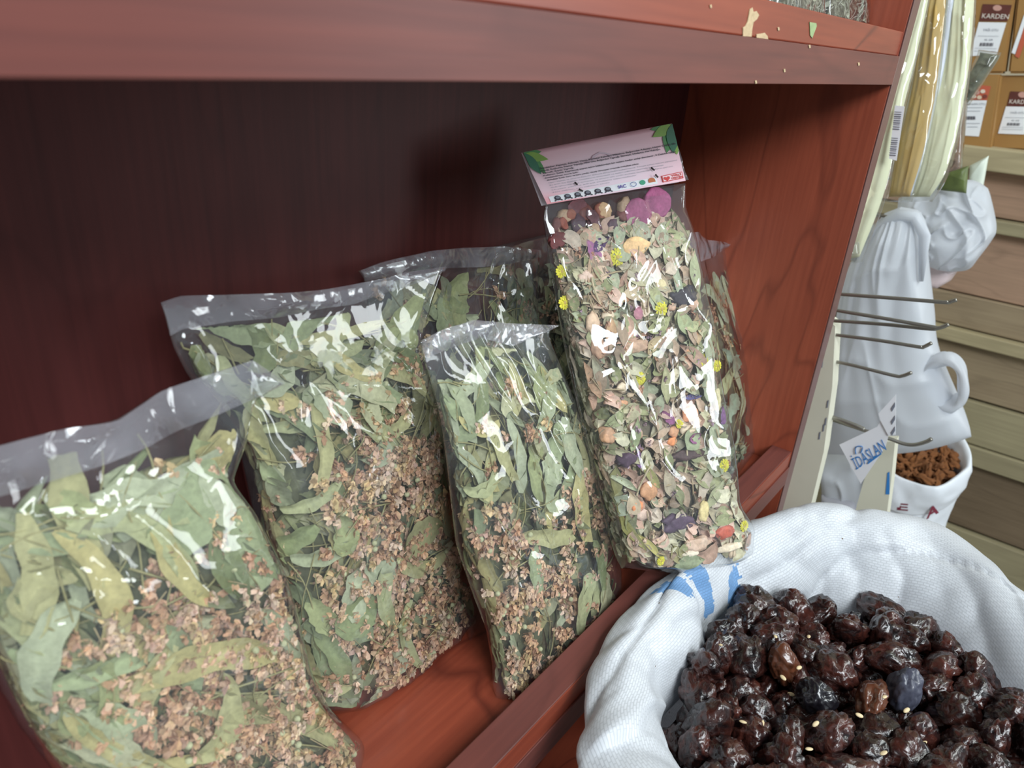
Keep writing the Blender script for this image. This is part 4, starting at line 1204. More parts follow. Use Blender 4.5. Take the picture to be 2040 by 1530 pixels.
def between(sock, lo, hi):
    g = N.new('ShaderNodeMath'); g.operation = 'GREATER_THAN'; g.inputs[1].default_value = lo; L.new(sock, g.inputs[0])
    l_ = N.new('ShaderNodeMath'); l_.operation = 'LESS_THAN'; l_.inputs[1].default_value = hi; L.new(sock, l_.inputs[0])
    q = N.new('ShaderNodeMath'); q.operation = 'MULTIPLY'; L.new(g.outputs[0], q.inputs[0]); L.new(l_.outputs[0], q.inputs[1])
    return q.outputs[0]


tot = None
for ub in blue_bands:
    q = N.new('ShaderNodeMath'); q.operation = 'MULTIPLY'
    L.new(between(sep.outputs[0], ub[0] + .005, ub[1] + .005), q.inputs[0]); L.new(between(sep.outputs[1], ub[2] + .005, ub[3] + .005), q.inputs[1])
    if tot is None: tot = q.outputs[0]
    else:
        s_ = N.new('ShaderNodeMath'); s_.operation = 'MAXIMUM'; L.new(tot, s_.inputs[0]); L.new(q.outputs[0], s_.inputs[1]); tot = s_.outputs[0]
bmx = N.new('ShaderNodeMix'); bmx.data_type = 'RGBA'; L.new(tot, bmx.inputs['Factor']); L.new(atc.outputs['Color'], bmx.inputs['A']); bmx.inputs['B'].default_value = tuple(BLUE) + (1,)
L.new(bmx.outputs['Result'], mm.inputs['A'])
sack = link('woven_sack', me, label='large white woven sack with rolled rim and faded blue print, full of dark fruit', cat='sack')

# ---- the fruit
m, nt, bs = new_mat('dark dried fruit skin')
N, L = nt.nodes, nt.links
tc = N.new('ShaderNodeTexCoord'); oi = N.new('ShaderNodeObjectInfo')
nz = N.new('ShaderNodeTexNoise'); nz.inputs['Scale'].default_value = 1.6; nz.inputs['Detail'].default_value = 3; nz.inputs['Distortion'].default_value = 1.0
L.new(tc.outputs['Object'], nz.inputs['Vector'])
rp = N.new('ShaderNodeValToRGB'); rp.color_ramp.elements[0].position = .35; rp.color_ramp.elements[0].color = srgb(20, 12, 14); rp.color_ramp.elements[1].position = .72; rp.color_ramp.elements[1].color = srgb(74, 37, 29)
L.new(nz.outputs['Fac'], rp.inputs['Fac'])
hs = N.new('ShaderNodeHueSaturation'); L.new(rp.outputs[0], hs.inputs['Color'])
vr = N.new('ShaderNodeMapRange'); vr.inputs['To Min'].default_value = .5; vr.inputs['To Max'].default_value = 1.35; L.new(oi.outputs['Random'], vr.inputs['Value']); L.new(vr.outputs[0], hs.inputs['Value'])
L.new(hs.outputs[0], bs.inputs['Base Color']); bs.inputs['Roughness'].default_value = .26; bs.inputs['Coat Weight'].default_value = .6; bs.inputs['Coat Roughness'].default_value = .12
bp = N.new('ShaderNodeBump'); bp.inputs['Strength'].default_value = .18; bp.inputs['Distance'].default_value = .06; L.new(nz.outputs['Fac'], bp.inputs['Height']); L.new(bp.outputs['Normal'], bs.inputs['Normal'])
M['fruit'] = m
M['fruit_grey'] = simple('bloomy grey fruit skin', srgb(74, 76, 90), .4, noise=.3, nscale=3, bump=0, coat=.2)
M['fruit_black'] = simple('black fruit skin', srgb(24, 22, 28), .3, noise=.3, nscale=3, bump=0, coat=.5)
M['fruit_brown'] = simple('translucent brown fruit skin', srgb(92, 52, 34), .3, noise=.35, nscale=3, bump=0, coat=.4)


def fruit_mesh(seed):
    V_ = ICO4[0].copy(); F_ = ICO4[1]
    r = np.ones(len(V_))
    sh = np.array([1, rng.uniform(.75, .95), rng.uniform(.6, .8)])
    for i, q in enumerate(V_):
        p = Vector(q) + Vector((seed * 5.3, seed * 2.1, 0))
        a0 = mnoise.noise(p * 1.2) * .30
        n1 = mnoise.noise(p * 1.9 + Vector((3, 1, 2)) * mnoise.noise(p * 1.1))
        n2 = mnoise.noise(p * 4.2 + Vector((1, 1, 1)) * mnoise.noise(p * 1.7) * 1.6)
        w1 = -max(0, .22 - abs(n1)) / .22 * .20          # deep folds
        w2 = -max(0, .13 - abs(n2)) / .13 * .05         # finer creases
        r[i] = 1.0 + a0 + w1 + w2 - .22 * max(0, q[2] - .72) / .28 * (1 if seed % 2 else .3)
    a_ = Acc(); a_.add(V_ * r[:, None] * sh, F_)
    return a_.mesh('dried_plum', M['fruit'])


rng = np.random.default_rng(5)
FM = [fruit_mesh(i) for i in range(9)]
inner = sc[:, 2:4]


def inside(p, poly, shrink):
    q = cen + (p - cen) / shrink
    x_, y_ = q
    c = False; j = len(poly) - 1
    for i in range(len(poly)):
        if (poly[i, 1] > y_) != (poly[j, 1] > y_) and x_ < (poly[j, 0] - poly[i, 0]) * (y_ - poly[i, 1]) / (poly[j, 1] - poly[i, 1]) + poly[i, 0]: c = not c
        j = i
    return c


def topx(p):
    q = (np.array(p) - CAM) @ RC
    return CX + F_PX * q[0] / q[2], CY + F_PX * q[1] / q[2]


FRUIT = []
GEN = 'wrinkled dark brown dried plum, one of many alike heaped inside the white woven sack'


def put_fruit(p, s_, me_, mat=None, label=GEN, grp='dried plums heaped in the sack'):
    o = bpy.data.objects.new('dried_plum', me_)
    COL.objects.link(o)
    o.location = p
    o.scale = (s_ * rng.uniform(.9, 1.15), s_ * rng.uniform(.9, 1.1), s_)
    o.rotation_euler = rng.uniform(0, 6.28, 3)
    o['label'] = label; o['category'] = 'dried fruit'
    if grp: o['group'] = grp
    if mat:
        o.material_slots[0].link = 'OBJECT'; o.material_slots[0].material = mat
    FRUIT.append(o)
    return o


def heap(x, y):
    d = np.linalg.norm(np.array([x, y]) - cen)
    return .004 + .012 * (1 - min(1, (d / .17) ** 2)) + (vnoise(x * 22, y * 22, 4) - .5) * .014


special = []
for px, s_, mt, lab in (((1800, 1372), .0165, 'fruit_grey', 'grey blue dried plum with a dusty bloom among the dark ones in the sack'),
                        ((1628, 1392), .0165, 'fruit_black', 'black glossy faceted dried plum among the brown ones in the sack'),
                        ((1738, 1392), .0165, 'fruit_brown', 'light brown dried plum with a cream seed stuck on it, in the sack'),
                        ((1560, 1322), .0150, 'fruit_brown', 'amber brown dried plum up near the blue printed side of the sack rim')):
    q = at(px, 2, .024); special.append(q)
    put_fruit(q, s_, FM[special.__len__() % 9], M[mt], lab, None)
q = at((1703, 1237), 2, .012); special.append(q)
put_fruit(q, .009, FM[3], M['fruit_black'], 'tiny black shrivelled dried plum alone at the upper edge of the heap in the sack', None)
sp_ = .0245
cnt = 0
for layer, dz, s0 in ((0, 0.004, .0172), (1, -.016, .0175)):
    for iy in range(-14, 15):
        for ix in range(-14, 15):
            x_ = cen[0] + (ix + .5 * (iy % 2)) * sp_ + rng.uniform(-.005, .005) + layer * sp_ * .5
            y_ = cen[1] + iy * sp_ * .87 + rng.uniform(-.005, .005) + layer * sp_ * .4
            if not inside(np.array([x_, y_]), inner, .96 if layer == 0 else .94): continue
            z_ = heap(x_, y_) + dz + rng.uniform(-.003, .005)
            qx, qy = topx((x_, y_, z_))
            seen_ = -60 < qx < 2110 and qy < 1600
            if not seen_ and layer == 1: continue
            if layer == 0 and any(np.linalg.norm(np.array([x_, y_]) - s2[:2]) < .021 for s2 in special): continue
            if cnt >= 295: continue
            zone = (('wrinkled dark dried plum heaped against the folded cloth on the far side of the sack', 'dried plums at the far side of the sack') if qy < 1290 else
                    ('wrinkled dark dried plum beside the blue printed side of the sack rim', 'dried plums beside the blue print') if qx < 1480 and qy < 1420 else
                    ('wrinkled dark dried plum under the bare cloth wall of the sack, toward the board stand', 'dried plums under the cloth wall') if qx > 1850 and qy < 1450 else
                    ('wrinkled dark dried plum in the middle of the heap, around the black and grey ones', 'dried plums in the middle of the heap') if qy < 1440 else
                    ('wrinkled dark dried plum in the part of the heap nearest the lower frame edge', 'dried plums along the lower frame edge'))
            put_fruit((x_, y_, z_), s0 * rng.uniform(.85, 1.2), FM[rng.integers(9)], None, zone[0] if layer == 0 else 'dark dried plum lying under the top layer of the heap in the sack', zone[1] if layer == 0 else 'dried plums under the top layer')
            if not seen_:
                FRUIT[-1]['label'] = 'dark dried plum on the near side of the heap, past the lower frame edge'; FRUIT[-1]['group'] = 'dried plums past the frame edge'
            cnt += 1
# what lies under them
a = Acc()
nn_ = 40
u, v = np.meshgrid(np.linspace(0, 2 * math.pi, 61)[:-1], np.linspace(0, 1, 14))
ii = (u / (2 * math.pi) * NT).astype(int) % NT
bx = cen[0] + (sc[ii, 2] - cen[0]) * v * .98; by = cen[1] + (sc[ii, 3] - cen[1]) * v * .98
bz = -.034 + .012 * vnoise(bx * 60, by * 60, 2)
a.add(np.stack([bx, by, bz], -1).reshape(-1, 3), grid_f(60, 13, wrap=True))
link('dried_fruit_bed', a.mesh('dried_fruit_bed', M['fruit']), kind='stuff', label='lower layer of dark dried fruit filling the white woven sack', cat='dried fruit')
# pale seeds scattered on the fruit
sm = ICO2[0] * np.array([.0026, .0014, .0008])
a = Acc(); a.add(sm, ICO2[1]); seedme = a.mesh('seed', simple('cream seed', srgb(222, 200, 158), .5))
bpy.context.view_layer.update()
for k, px in enumerate([(1762, 1388), (1560, 1350), (1576, 1383), (1545, 1268), (1611, 1268), (1518, 1442), (1625, 1442), (1612, 1492), (1806, 1415), (1480, 1438), (1434, 1284), (1592, 1330), (1712, 1425), (1840, 1480), (1760, 1500)]):
    best = None
    for fo in FRUIT:
        fx, fy = topx(fo.location)
        if math.hypot(fx - px[0], fy - px[1]) < 45:
            z_ = fo.location.z + .0135
            if best is None or z_ > best: best = z_
    p = at(px, 2, (best or .03))
    o = bpy.data.objects.new('seed', seedme); COL.objects.link(o)
    o.location = p; o.rotation_euler = (rng.uniform(-.5, .5), rng.uniform(-.5, .5), rng.uniform(0, 3.14))
    o['label'] = 'small cream seed stuck on the dark dried plums in the sack'; o['category'] = 'seed'; o['group'] = 'cream seeds on the dried plums'

# ================================================================== the shop beyond the shelving unit
def room(name, b, mat):
    a_ = Acc(); a_.add(*box_vf(*b)); o = link(name, a_.mesh(name, mat, False), kind='structure'); return o


room('floor', (-3.2, 1.6, -3.2, 1.2, -.86, -.82), simple('worn grey floor tile', srgb(150, 146, 138), .5, noise=.12, nscale=6))
room('wall_back', (-3.2, 1.6, 1.2, 1.26, -.86, 2.4), simple('cream plaster', srgb(206, 200, 184), .8))
room('wall_right', (1.05, 1.11, -.9, 1.2, -.86, 2.4), simple('beige plaster', srgb(186, 176, 154), .8))

# ---- stand of rough boards along the far side
BD = {'pink': wood('rough pinkish board', srgb(176, 142, 118), srgb(150, 122, 100), srgb(110, 88, 72), axis=1, rough=.75, lines=.4, seed=4),
      'pale': wood('rough pale board', srgb(176, 162, 128), srgb(150, 138, 106), srgb(116, 104, 80), axis=1, rough=.75, lines=.3, seed=5),
      'tan': wood('rough tan board', srgb(158, 140, 112), srgb(132, 114, 90), srgb(98, 84, 66), axis=1, rough=.75, lines=.4, seed=6),
      'green': wood('rough greenish board', srgb(160, 150, 118), srgb(136, 126, 98), srgb(104, 94, 72), axis=1, rough=.75, lines=.3, seed=8),
      'brown': wood('rough brown board', srgb(122, 104, 82), srgb(98, 82, 62), srgb(74, 60, 46), axis=1, rough=.75, lines=.4, seed=9)}
stand = thing('board_stand', (.84, -.1, -.82), 'stepped display stand of rough unpainted boards beside the shelving unit', 'display stand')
zz = [(.304, .268, 'pale', .035), (.266, .192, 'pink', .0), (.190, .168, 'green', .02), (.166, .052, 'pink', -.002), (.050, -.008, 'tan', .006), (-.010, -.034, 'pale', .022), (-.038, -.136, 'tan', .0),
      (-.140, -.222, 'green', .008), (-.224, -.262, 'green', .014), (-.268, -.402, 'brown', -.004), (-.406, -.50, 'green', .006), (-.505, -.64, 'brown', 0), (-.645, -.82, 'tan', 0)]
for z1, z0, c_, pr in zz:
    a_ = Acc(); a_.add(*box_vf(.80 - pr, .83 + .0, -.75, .75, z0, z1, .002)); link('board', a_.mesh('board', BD[c_], False), stand)
a_ = Acc(); a_.add(*box_vf(.83, .87, -.75, .75, -.82, .27)); link('backing_board', a_.mesh('backing_board', BD['brown'], False), stand)
a_ = Acc(); a_.add(*box_vf(.80, 1.04, -.75, .75, .272, .3035, .002)); link('top_board', a_.mesh('top_board', BD['pale'], False), stand)


# ---- objects that face the aisle: outlines on the plane x = X, with real thickness
def px_sheet(L_, R_, B_, T_, X, dx=0.0):
    """plane facing the aisle; dx leans it"""
    return [(X, 0.0, 0.0), (X, -.3, 0.0), (X + dx, 0.0, .3)]


class Pillow(Bag):
    def t(s, u, v):
        u = np.clip(u, 0, 1); v = np.clip(v, 0, 1)
        return s.th * (np.clip(1 - np.abs(2 * u - 1) ** 3.2, 0, 1) ** .5) * (np.clip(1 - np.abs(2 * v - 1) ** 5, 0, 1) ** .5) + .0003


def pillow(name, L_, R_, B_, T_, X, th, mat, wr=.002, seed=1, parent=None, label=None, cat=None, group=None, col=(1, 1, 1), freq=1.0, nu=50, nv=70, pleat=0.0, dx=0.0, kind=None):
    sm_ = lambda P_: catmull(P_, 40) if len(P_) > 3 else P_
    L_, R_, B_, T_ = sm_(L_), sm_(R_), sm_(B_), sm_(T_)
    b_ = Pillow(L_, R_, B_, T_, px_sheet(L_, R_, B_, T_, X, dx), th, wr=wr, seed=seed)
    u, v = np.meshgrid(np.linspace(0, 1, nu + 1), np.linspace(0, 1, nv + 1))
    x_, y_ = u * b_.W / .05 * freq, v * b_.H / .05 * freq
    wv = (ridged(x_ * .9 + y_ * .3, y_ * .4, seed) ** 2 + vnoise(x_, y_, seed + 3) - 1 + .5 * ridged(x_ * 1.3 - y_ * .9, y_ * 1.1 + x_ * .5, seed + 6) ** 4) * wr
    if pleat: wv = wv + pleat * (np.sin(u * 26 + 7 * vnoise(u * 3, v * 2, seed)) * .5 + 2.0 * ridged(u * 5 + v * .8, v * 1.2, seed + 8) ** 5) * (.35 + .65 * ss(.2, .7, v))
    edge = np.clip(np.minimum(u, 1 - u) / .08, 0, 1) * np.clip(np.minimum(v, 1 - v) / .05, 0, 1)
    F_ = b_.base(u, v) + b_.n * (b_.t(u, v) + wv * edge)[..., None]; B2 = b_.base(u, v) - b_.n * (b_.t(u, v))[..., None]
    a_ = Acc(); a_.add(F_.reshape(-1, 3), grid_f(nu, nv), col); a_.add(B2.reshape(-1, 3), grid_f(nu, nv, flip=True), col)
    o_ = (nu + 1) * (nv + 1)
    e_ = [(i, i + 1) for i in range(nu)] + [(nv * (nu + 1) + i + 1, nv * (nu + 1) + i) for i in range(nu)] + [((j + 1) * (nu + 1), j * (nu + 1)) for j in range(nv)] + [(j * (nu + 1) + nu, (j + 1) * (nu + 1) + nu) for j in range(nv)]
    a_.f.extend([(q[1], q[0], o_ + q[0], o_ + q[1]) for q in e_])
    o = link(name, a_.mesh(name, mat), parent, kind, label, cat, group)
    return o, b_


def on_x(poly, X, name, mat, parent=None, th=.0006, label=None, cat=None):
    P_ = [at(q, 0, X) for q in poly]; n_ = len(P_)
    for q, p in zip(poly, P_):
        if q[1] in (1150, 1160): p[2] = -.82
    a_ = Acc(); a_.add([tuple(q) for q in P_] + [tuple(q + np.array([th, 0, 0])) for q in P_], [tuple(range(n_)), tuple(range(n_, 2 * n_))[::-1]] + [(i, n_ + i, n_ + (i + 1) % n_, (i + 1) % n_) for i in range(n_)])
    return link(name, a_.mesh(name, mat, False), parent, label=label, cat=cat)


def write_px(body, mat_, tl, tr, bl, X, parent, name='printed_text'):
    """writing in the parallelogram tl-tr-bl (photo pixels) on the plane x = X"""
    T0, T1, B0 = at(tl, 0, X), at(tr, 0, X), at(bl, 0, X)
    return write_on(body, mat_, lambda x, y: B0 + (T1 - T0) * x + (T0 - B0) * y, 1.0, .72, parent, name)


# wrapped cream packs hanging beside the unit
cream = simple('pale cream cloth', srgb(214, 214, 182), .8, noise=.08, nscale=60, bump=.3)
ochre = simple('ochre cloth', srgb(176, 146, 84), .8, noise=.12, nscale=50, bump=.3)
white_c = simple('white cloth', srgb(214, 220, 232), .8, noise=.05, nscale=60)
for (nm, lab, L_, R_, B_, T_, X, th, seed) in [
    ('wrapped_pack', 'long cream pack in clear plastic with a barcode label, half behind the side panel',
     [(1655, 520), (1700, 330), (1760, 100), (1800, -60)], [(1712, 512), (1762, 380), (1800, 210), (1836, 60), (1860, -60)], [(1655, 520), (1712, 512)], [(1800, -60), (1860, -60)], .20, .014, 3),
    ('wrapped_pack', 'long ochre edged pack in clear plastic, in the middle of the three hanging packs',
     [(1770, 392), (1790, 290), (1822, 150), (1848, -60)], [(1812, 392), (1842, 290), (1868, 150), (1890, -60)], [(1770, 392), (1812, 392)], [(1848, -60), (1890, -60)], .24, .012, 4),
    ('wrapped_pack', 'long pale green pack with a white stripe in shiny plastic, beside the brown packets',
     [(1800, 392), (1826, 290), (1862, 140), (1893, -60)], [(1852, 392), (1885, 340), (1912, 240), (1932, 110), (1944, -60)], [(1800, 392), (1852, 392)], [(1893, -60), (1944, -60)], .28, .018, 5)]:
    tp = thing(nm, tuple(at(B_[0], 0, X)), lab, 'wrapped pack')
    pillow('folded_cloth', L_, R_, B_, T_, X, th, ochre if seed == 4 else cream, .003, seed, tp, pleat=.002)
    g = lambda P_, k: [(q[0] + k, q[1]) for q in P_]
    o_, b_ = pillow('clear_wrap', g(L_, -5), g(R_, 5), [(B_[0][0] - 5, B_[0][1] + 10), (B_[1][0] + 5, B_[1][1] + 10)], [(T_[0][0] - 5, -70), (T_[1][0] + 5, -70)], X - .001, th + .004, M['film'], .005, seed + 10, tp, freq=1.6)
    if seed == 3:
        on_x([(1783, 210), (1802, 212), (1786, 320), (1771, 316)], X - .022, 'barcode_label', M['paper'], tp)
        for k in range(9):
            y0 = 222 + k * 4.2
            for off in (0, 52):
                on_x([(1783.5 - (y0 + off - 215) * .135, y0 + off), (1797 - (y0 + off - 215) * .135, y0 + off + 1), (1797 - (y0 + off - 215) * .135, y0 + off + 1 + (k * 7 % 3) * .5 + .8), (1783.5 - (y0 + off - 215) * .135, y0 + off + (k * 7 % 3) * .5 + .8)], X - .0228, 'barcode_bar', M['ink_grey'], tp)
    if seed == 5:
        pillow('white_stripe', [(1806, 388), (1830, 290), (1866, 130), (1896, -60)], [(1816, 390), (1845, 290), (1882, 130), (1908, -60)], [(1806, 388), (1816, 390)], [(1896, -60), (1908, -60)], X - .018, .004, white_c, .001, 7, tp, nu=12, nv=40)

# brown kraft packets standing on the board stand
kraft = simple('brown kraft paper', srgb(156, 116, 62), .6, noise=.12, nscale=18, bump=.2)
kdark = simple('maroon print', srgb(92, 44, 36), .5, noise=.3, nscale=90)
kcoral = simple('coral print', srgb(188, 92, 66), .5)


def kraft_packet(lab, TL, TR, BR, BL, X, head_, label_, hcol, name_text, sub, th=.03):
    t_ = thing('kraft_packet', tuple(at(BL, 0, X)), lab, 'packet')
    P_ = [at(q, 0, X) for q in (BL, BR, TR, TL)]
    v_ = [tuple(q) for q in P_] + [tuple(q + np.array([th * 2, 0, 0])) for q in P_]
    import bmesh
    bm = bmesh.new(); vs = [bm.verts.new(q) for q in v_]
    for f_ in ((0, 1, 2, 3), (7, 6, 5, 4), (0, 4, 5, 1), (1, 5, 6, 2), (2, 6, 7, 3), (3, 7, 4, 0)): bm.faces.new([vs[i] for i in f_])
    bmesh.ops.recalc_face_normals(bm, faces=list(bm.faces))
    bmesh.ops.bevel(bm, geom=list(bm.edges), offset=.003, segments=2, affect='EDGES')
    me_ = bpy.data.meshes.new('packet_body'); bm.to_mesh(me_); bm.free(); me_.materials.append(kraft)
    link('packet_body', me_, t_)
    if head_:
        on_x(head_, X - .0012, 'printed_header', hcol, t_)
        if name_text:
            a0, a1, a3 = head_[0], head_[1], head_[3]
            h_ = np.array(a3) - np.array(a0); w_ = np.array(a1) - np.array(a0)
            tl = np.array(a0) + h_ * .42 + w_ * .06; bl = np.array(a0) + h_ * .82 + w_ * .06; tr = tl + w_ * .92
            write_px(name_text, simple('cream ink', srgb(226, 216, 206), .5), tl, tr, bl, X - .0022, t_)
            cx_ = np.array(a0) + w_ * .52 + h_ * .2
            on_x([(cx_[0] + 9 * math.cos(q), cx_[1] + 6 * math.sin(q)) for q in np.linspace(0, 2 * math.pi, 12)[:-1]], X - .002, 'printed_flower', simple('rose print', srgb(196, 150, 138), .5), t_)
    if label_:
        on_x(label_, X - .0014, 'white_label', M['paper'], t_)
        a0, a1, a3 = [np.array(q, float) for q in (label_[0], label_[1], label_[3])]
        h_ = a3 - a0; w_ = a1 - a0
        for tx, f0, f1, u0, u1 in sub:
            tl = a0 + h_ * f0 + w_ * u0; bl = a0 + h_ * f1 + w_ * u0; tr = tl + w_ * (u1 - u0)
            if tx == '=':
                on_x([tuple(tl), tuple(tr), tuple(bl + w_ * (u1 - u0)), tuple(bl)], X - .002, 'printed_rule', M['ink_grey'], t_)
            elif tx == '|':
                for k in range(12):
                    q0 = tl + w_ * (u1 - u0) * k / 12; q1 = bl + w_ * (u1 - u0) * k / 12; dw = w_ * (u1 - u0) / 12 * (.35 + .3 * (k % 3 == 0))
                    on_x([tuple(q0), tuple(q0 + dw), tuple(q1 + dw), tuple(q1)], X - .002, 'barcode_bar', M['ink'], t_)
            else:
                write_px(tx, M['ink_grey'], tl, tr, bl, X - .002, t_)
    return t_


SUB = [("YAĞI OTU", .16, .26, .22, .78), ('=', .40, .405, .1, .85), ("45 GR", .46, .54, .36, .68), ('|', .60, .70, .25, .75), ('=', .76, .765, .1, .9), ('=', .84, .845, .1, .9)]
kraft_packet('brown kraft packet with a maroon printed header, tallest and nearest the hanging packs', (1946, -60), (2030, -60), (2001, 146), (1920, 146), .80,
             [(1958, 8), (2016, 10), (2007, 42), (1951, 42)], [(1950, 44), (2005, 45), (1986, 108), (1932, 112)], kdark, 'KARDEN', SUB, .018)
kraft_packet('brown kraft packet at the frame edge with a pink and white side stripe', (2032, -60), (2130, -60), (2100, 146), (2008, 146), .805, None, None, kdark, '', [], .018)
on_x([(2040, 30), (2048, 30), (2022, 108), (2015, 105)], .8035, 'side_stripe', M['paper'], bpy.data.objects['kraft_packet.001'])
on_x([(2048, 30), (2062, 30), (2030, 116), (2022, 112)], .8035, 'side_stripe', kcoral, bpy.data.objects['kraft_packet.001'])
kraft_packet('brown kraft packet with a red flowered print, below the tallest packet', (1922, 148), (1994, 148), (1972, 300), (1898, 296), .785,
             [(1942, 168), (1974, 172), (1966, 200), (1925, 198)], [(1924, 200), (1966, 200), (1950, 272), (1922, 270)], kcoral, '', [("ISIRGAN OTU", .05, .13, .05, .92), ('=', .2, .21, .05, .8), ('=', .3, .31, .05, .7), ('|', .45, .55, .02, .5), ('=', .65, .66, .05, .7), ('=', .75, .76, .1, .6)], .018)
t_ = bpy.data.objects['kraft_packet.002']
for q, r_, c_ in (((1946, 184), 6, (196, 150, 140)), ((1958, 182), 5, (222, 206, 190)), ((1940, 192), 5, (222, 206, 190)), ((1962, 192), 5, (120, 60, 50)), ((1951, 194), 5, (214, 196, 170))):
    on_x([(q[0] + r_ * math.cos(a0), q[1] + r_ * .8 * math.sin(a0)) for a0 in np.linspace(0, 2 * math.pi, 11)[:-1]], .7825, 'printed_flower', simple('flower print', srgb(*c_), .5), t_)
kraft_packet('lower brown kraft packet with a maroon header, standing on the pale board', (1990, 150), (2100, 150), (2052, 300), (1974, 297), .815,
             [(2013, 182), (2062, 184), (2055, 213), (2006, 211)], [(2004, 212), (2056, 213), (2040, 268), (1988, 266)], kdark, 'KARDEN', SUB, .018)

# clear pouches of herbs between the packs and the packets
pouchfill = simple('dark dried herb', srgb(88, 88, 70), .8, noise=.95, nscale=110, bump=1)
pouchfill2 = simple('mixed red brown herb', srgb(110, 82, 60), .8, noise=.95, nscale=90, bump=1)
for nm, lab, L_, R_, B_, T_, X, mt in [
    ('herb_pouch', 'small clear pouch of grey green herb slanting across the tall brown packet', [(1905, 205), (1915, 180), (1948, 118), (1952, 104)], [(1928, 205), (1945, 180), (1982, 128), (1992, 110)], [(1905, 205), (1928, 205)], [(1952, 104), (1992, 110)], .52, pouchfill),
    ('herb_pouch', 'narrow clear pouch of mixed red and brown herb behind the pale green pack', [(1876, 350), (1886, 290), (1900, 210)], [(1912, 340), (1918, 280), (1925, 200)], [(1876, 350), (1912, 340)], [(1900, 210), (1925, 200)], .50, pouchfill2)]:
    tp = thing(nm, tuple(at(B_[0], 0, X)), lab, 'pouch')
    pillow('herb_filling', L_, R_, B_, T_, X, .012, mt, .006, 31, tp, freq=3, kind='stuff')
    pillow('clear_wrap', [(q[0] - 3, q[1]) for q in L_], [(q[0] + 3, q[1]) for q in R_], [(B_[0][0] - 3, B_[0][1] + 5), (B_[1][0] + 3, B_[1][1] + 5)], [(T_[0][0] - 3, T_[0][1] - 5), (T_[1][0] + 3, T_[1][1] - 5)], X - .001, .017, M['film'], .004, 32, tp, freq=2)
greenpk = simple('green and yellow print', srgb(84, 96, 48), .5, noise=.7, nscale=60)
pillow('printed_bag', [(1866, 378), (1884, 345)], [(1925, 385), (1930, 330)], [(1866, 378), (1925, 385)], [(1884, 345), (1930, 330)], .45, .01, greenpk, .003, 41, label='green and yellow printed bag bottom poking out below the narrow pouch', cat='bag')
pillow('paper_bag', [(1928, 392), (1932, 330)], [(1956, 388), (1970, 310)], [(1928, 392), (1956, 388)], [(1932, 330), (1970, 310)], .56, .01, simple('whitish bag film', srgb(206, 214, 200), .4, noise=.1, nscale=40), .003, 42, label='whitish bag end hanging below the red printed kraft packet', cat='bag')

# white carrier bags
wb = bpy.data.materials.new('thin white carrier bag film'); wb.use_nodes = True
N, L = wb.node_tree.nodes, wb.node_tree.links
b_s = N['Principled BSDF']; b_s.inputs['Base Color'].default_value = srgb(224, 228, 234); b_s.inputs['Roughness'].default_value = .35
out = N['Material Output']; tl = N.new('ShaderNodeBsdfTranslucent'); tl.inputs[0].default_value = srgb(222, 226, 234); tr = N.new('ShaderNodeBsdfTransparent')
m1 = N.new('ShaderNodeMixShader'); m1.inputs[0].default_value = .4; L.new(b_s.outputs[0], m1.inputs[1]); L.new(tl.outputs[0], m1.inputs[2])
m2 = N.new('ShaderNodeMixShader'); m2.inputs[0].default_value = .12; L.new(m1.outputs[0], m2.inputs[1]); L.new(tr.outputs[0], m2.inputs[2]); L.new(m2.outputs[0], out.inputs[0])
pinkf = simple('pinkish white bag', srgb(216, 196, 196), .4, noise=.05)
creamin = simple('cream content', srgb(206, 196, 170), .6, noise=.1)
greyb = simple('grey bag film', srgb(168, 168, 176), .45, noise=.1, nscale=20)
pillow('carrier_bag', [(1800, 505), (1790, 440), (1790, 395)], [(1945, 520), (1975, 480), (1985, 455), (1975, 400), (1968, 375)], [(1800, 505), (1870, 535), (1925, 538), (1945, 520)], [(1790, 395), (1860, 368), (1930, 358), (1968, 375)], .50, .045, wb, .013, 51, freq=2.3, nu=80, nv=80,
       label='bulging white carrier bag hanging below the pale green pack', cat='carrier bag')
pillow('carrier_bag', [(1835, 570), (1830, 520)], [(1895, 558), (1908, 540), (1900, 518)], [(1835, 570), (1870, 572), (1895, 558)], [(1830, 520), (1870, 512), (1900, 518)], .52, .03, pinkf, .006, 52, freq=1.0,
       label='small pinkish white carrier bag under the bulging one', cat='carrier bag')
tb = thing('carrier_bag', tuple(at((1790, 890), 0, .36)), 'large white carrier bag with long pleats hanging behind the metal hooks', 'carrier bag')
pillow('bag_body', [(1640, 905), (1652, 780), (1665, 650), (1690, 540), (1730, 470), (1762, 425)], [(1935, 870), (1925, 830), (1870, 700), (1860, 620), (1848, 520), (1844, 450), (1828, 418)],
       [(1640, 905), (1740, 905), (1840, 895), (1900, 882), (1935, 870)], [(1762, 425), (1795, 412), (1828, 418)], .36, .05, wb, .008, 53, tb, pleat=.0040, nu=90, nv=80, freq=.7)
hp = catmull([(1822, 745), (1850, 712), (1890, 700), (1925, 730), (1930, 780), (1912, 812), (1880, 815), (1850, 790), (1828, 755)], 60)
c3 = np.array([at(q, 0, .345) for q in hp])
cc_ = c3.mean(0); ring_v = []; n_ = len(c3)
for k_, (rs, dx_) in enumerate(((1.0, .0), (1.02, -.012), (.80, -.022), (.62, -.012), (.58, .004))):
    ring_v.append(cc_ + (c3 - cc_) * (rs + .05 * np.sin(np.arange(n_) * .42 + k_ * 2))[:, None] + np.array([dx_, 0, 0]))
a_ = Acc(); a_.add(np.concatenate(ring_v), [(k_ * n_ + i, k_ * n_ + (i + 1) % n_, (k_ + 1) * n_ + (i + 1) % n_, (k_ + 1) * n_ + i) for k_ in range(4) for i in range(n_)])
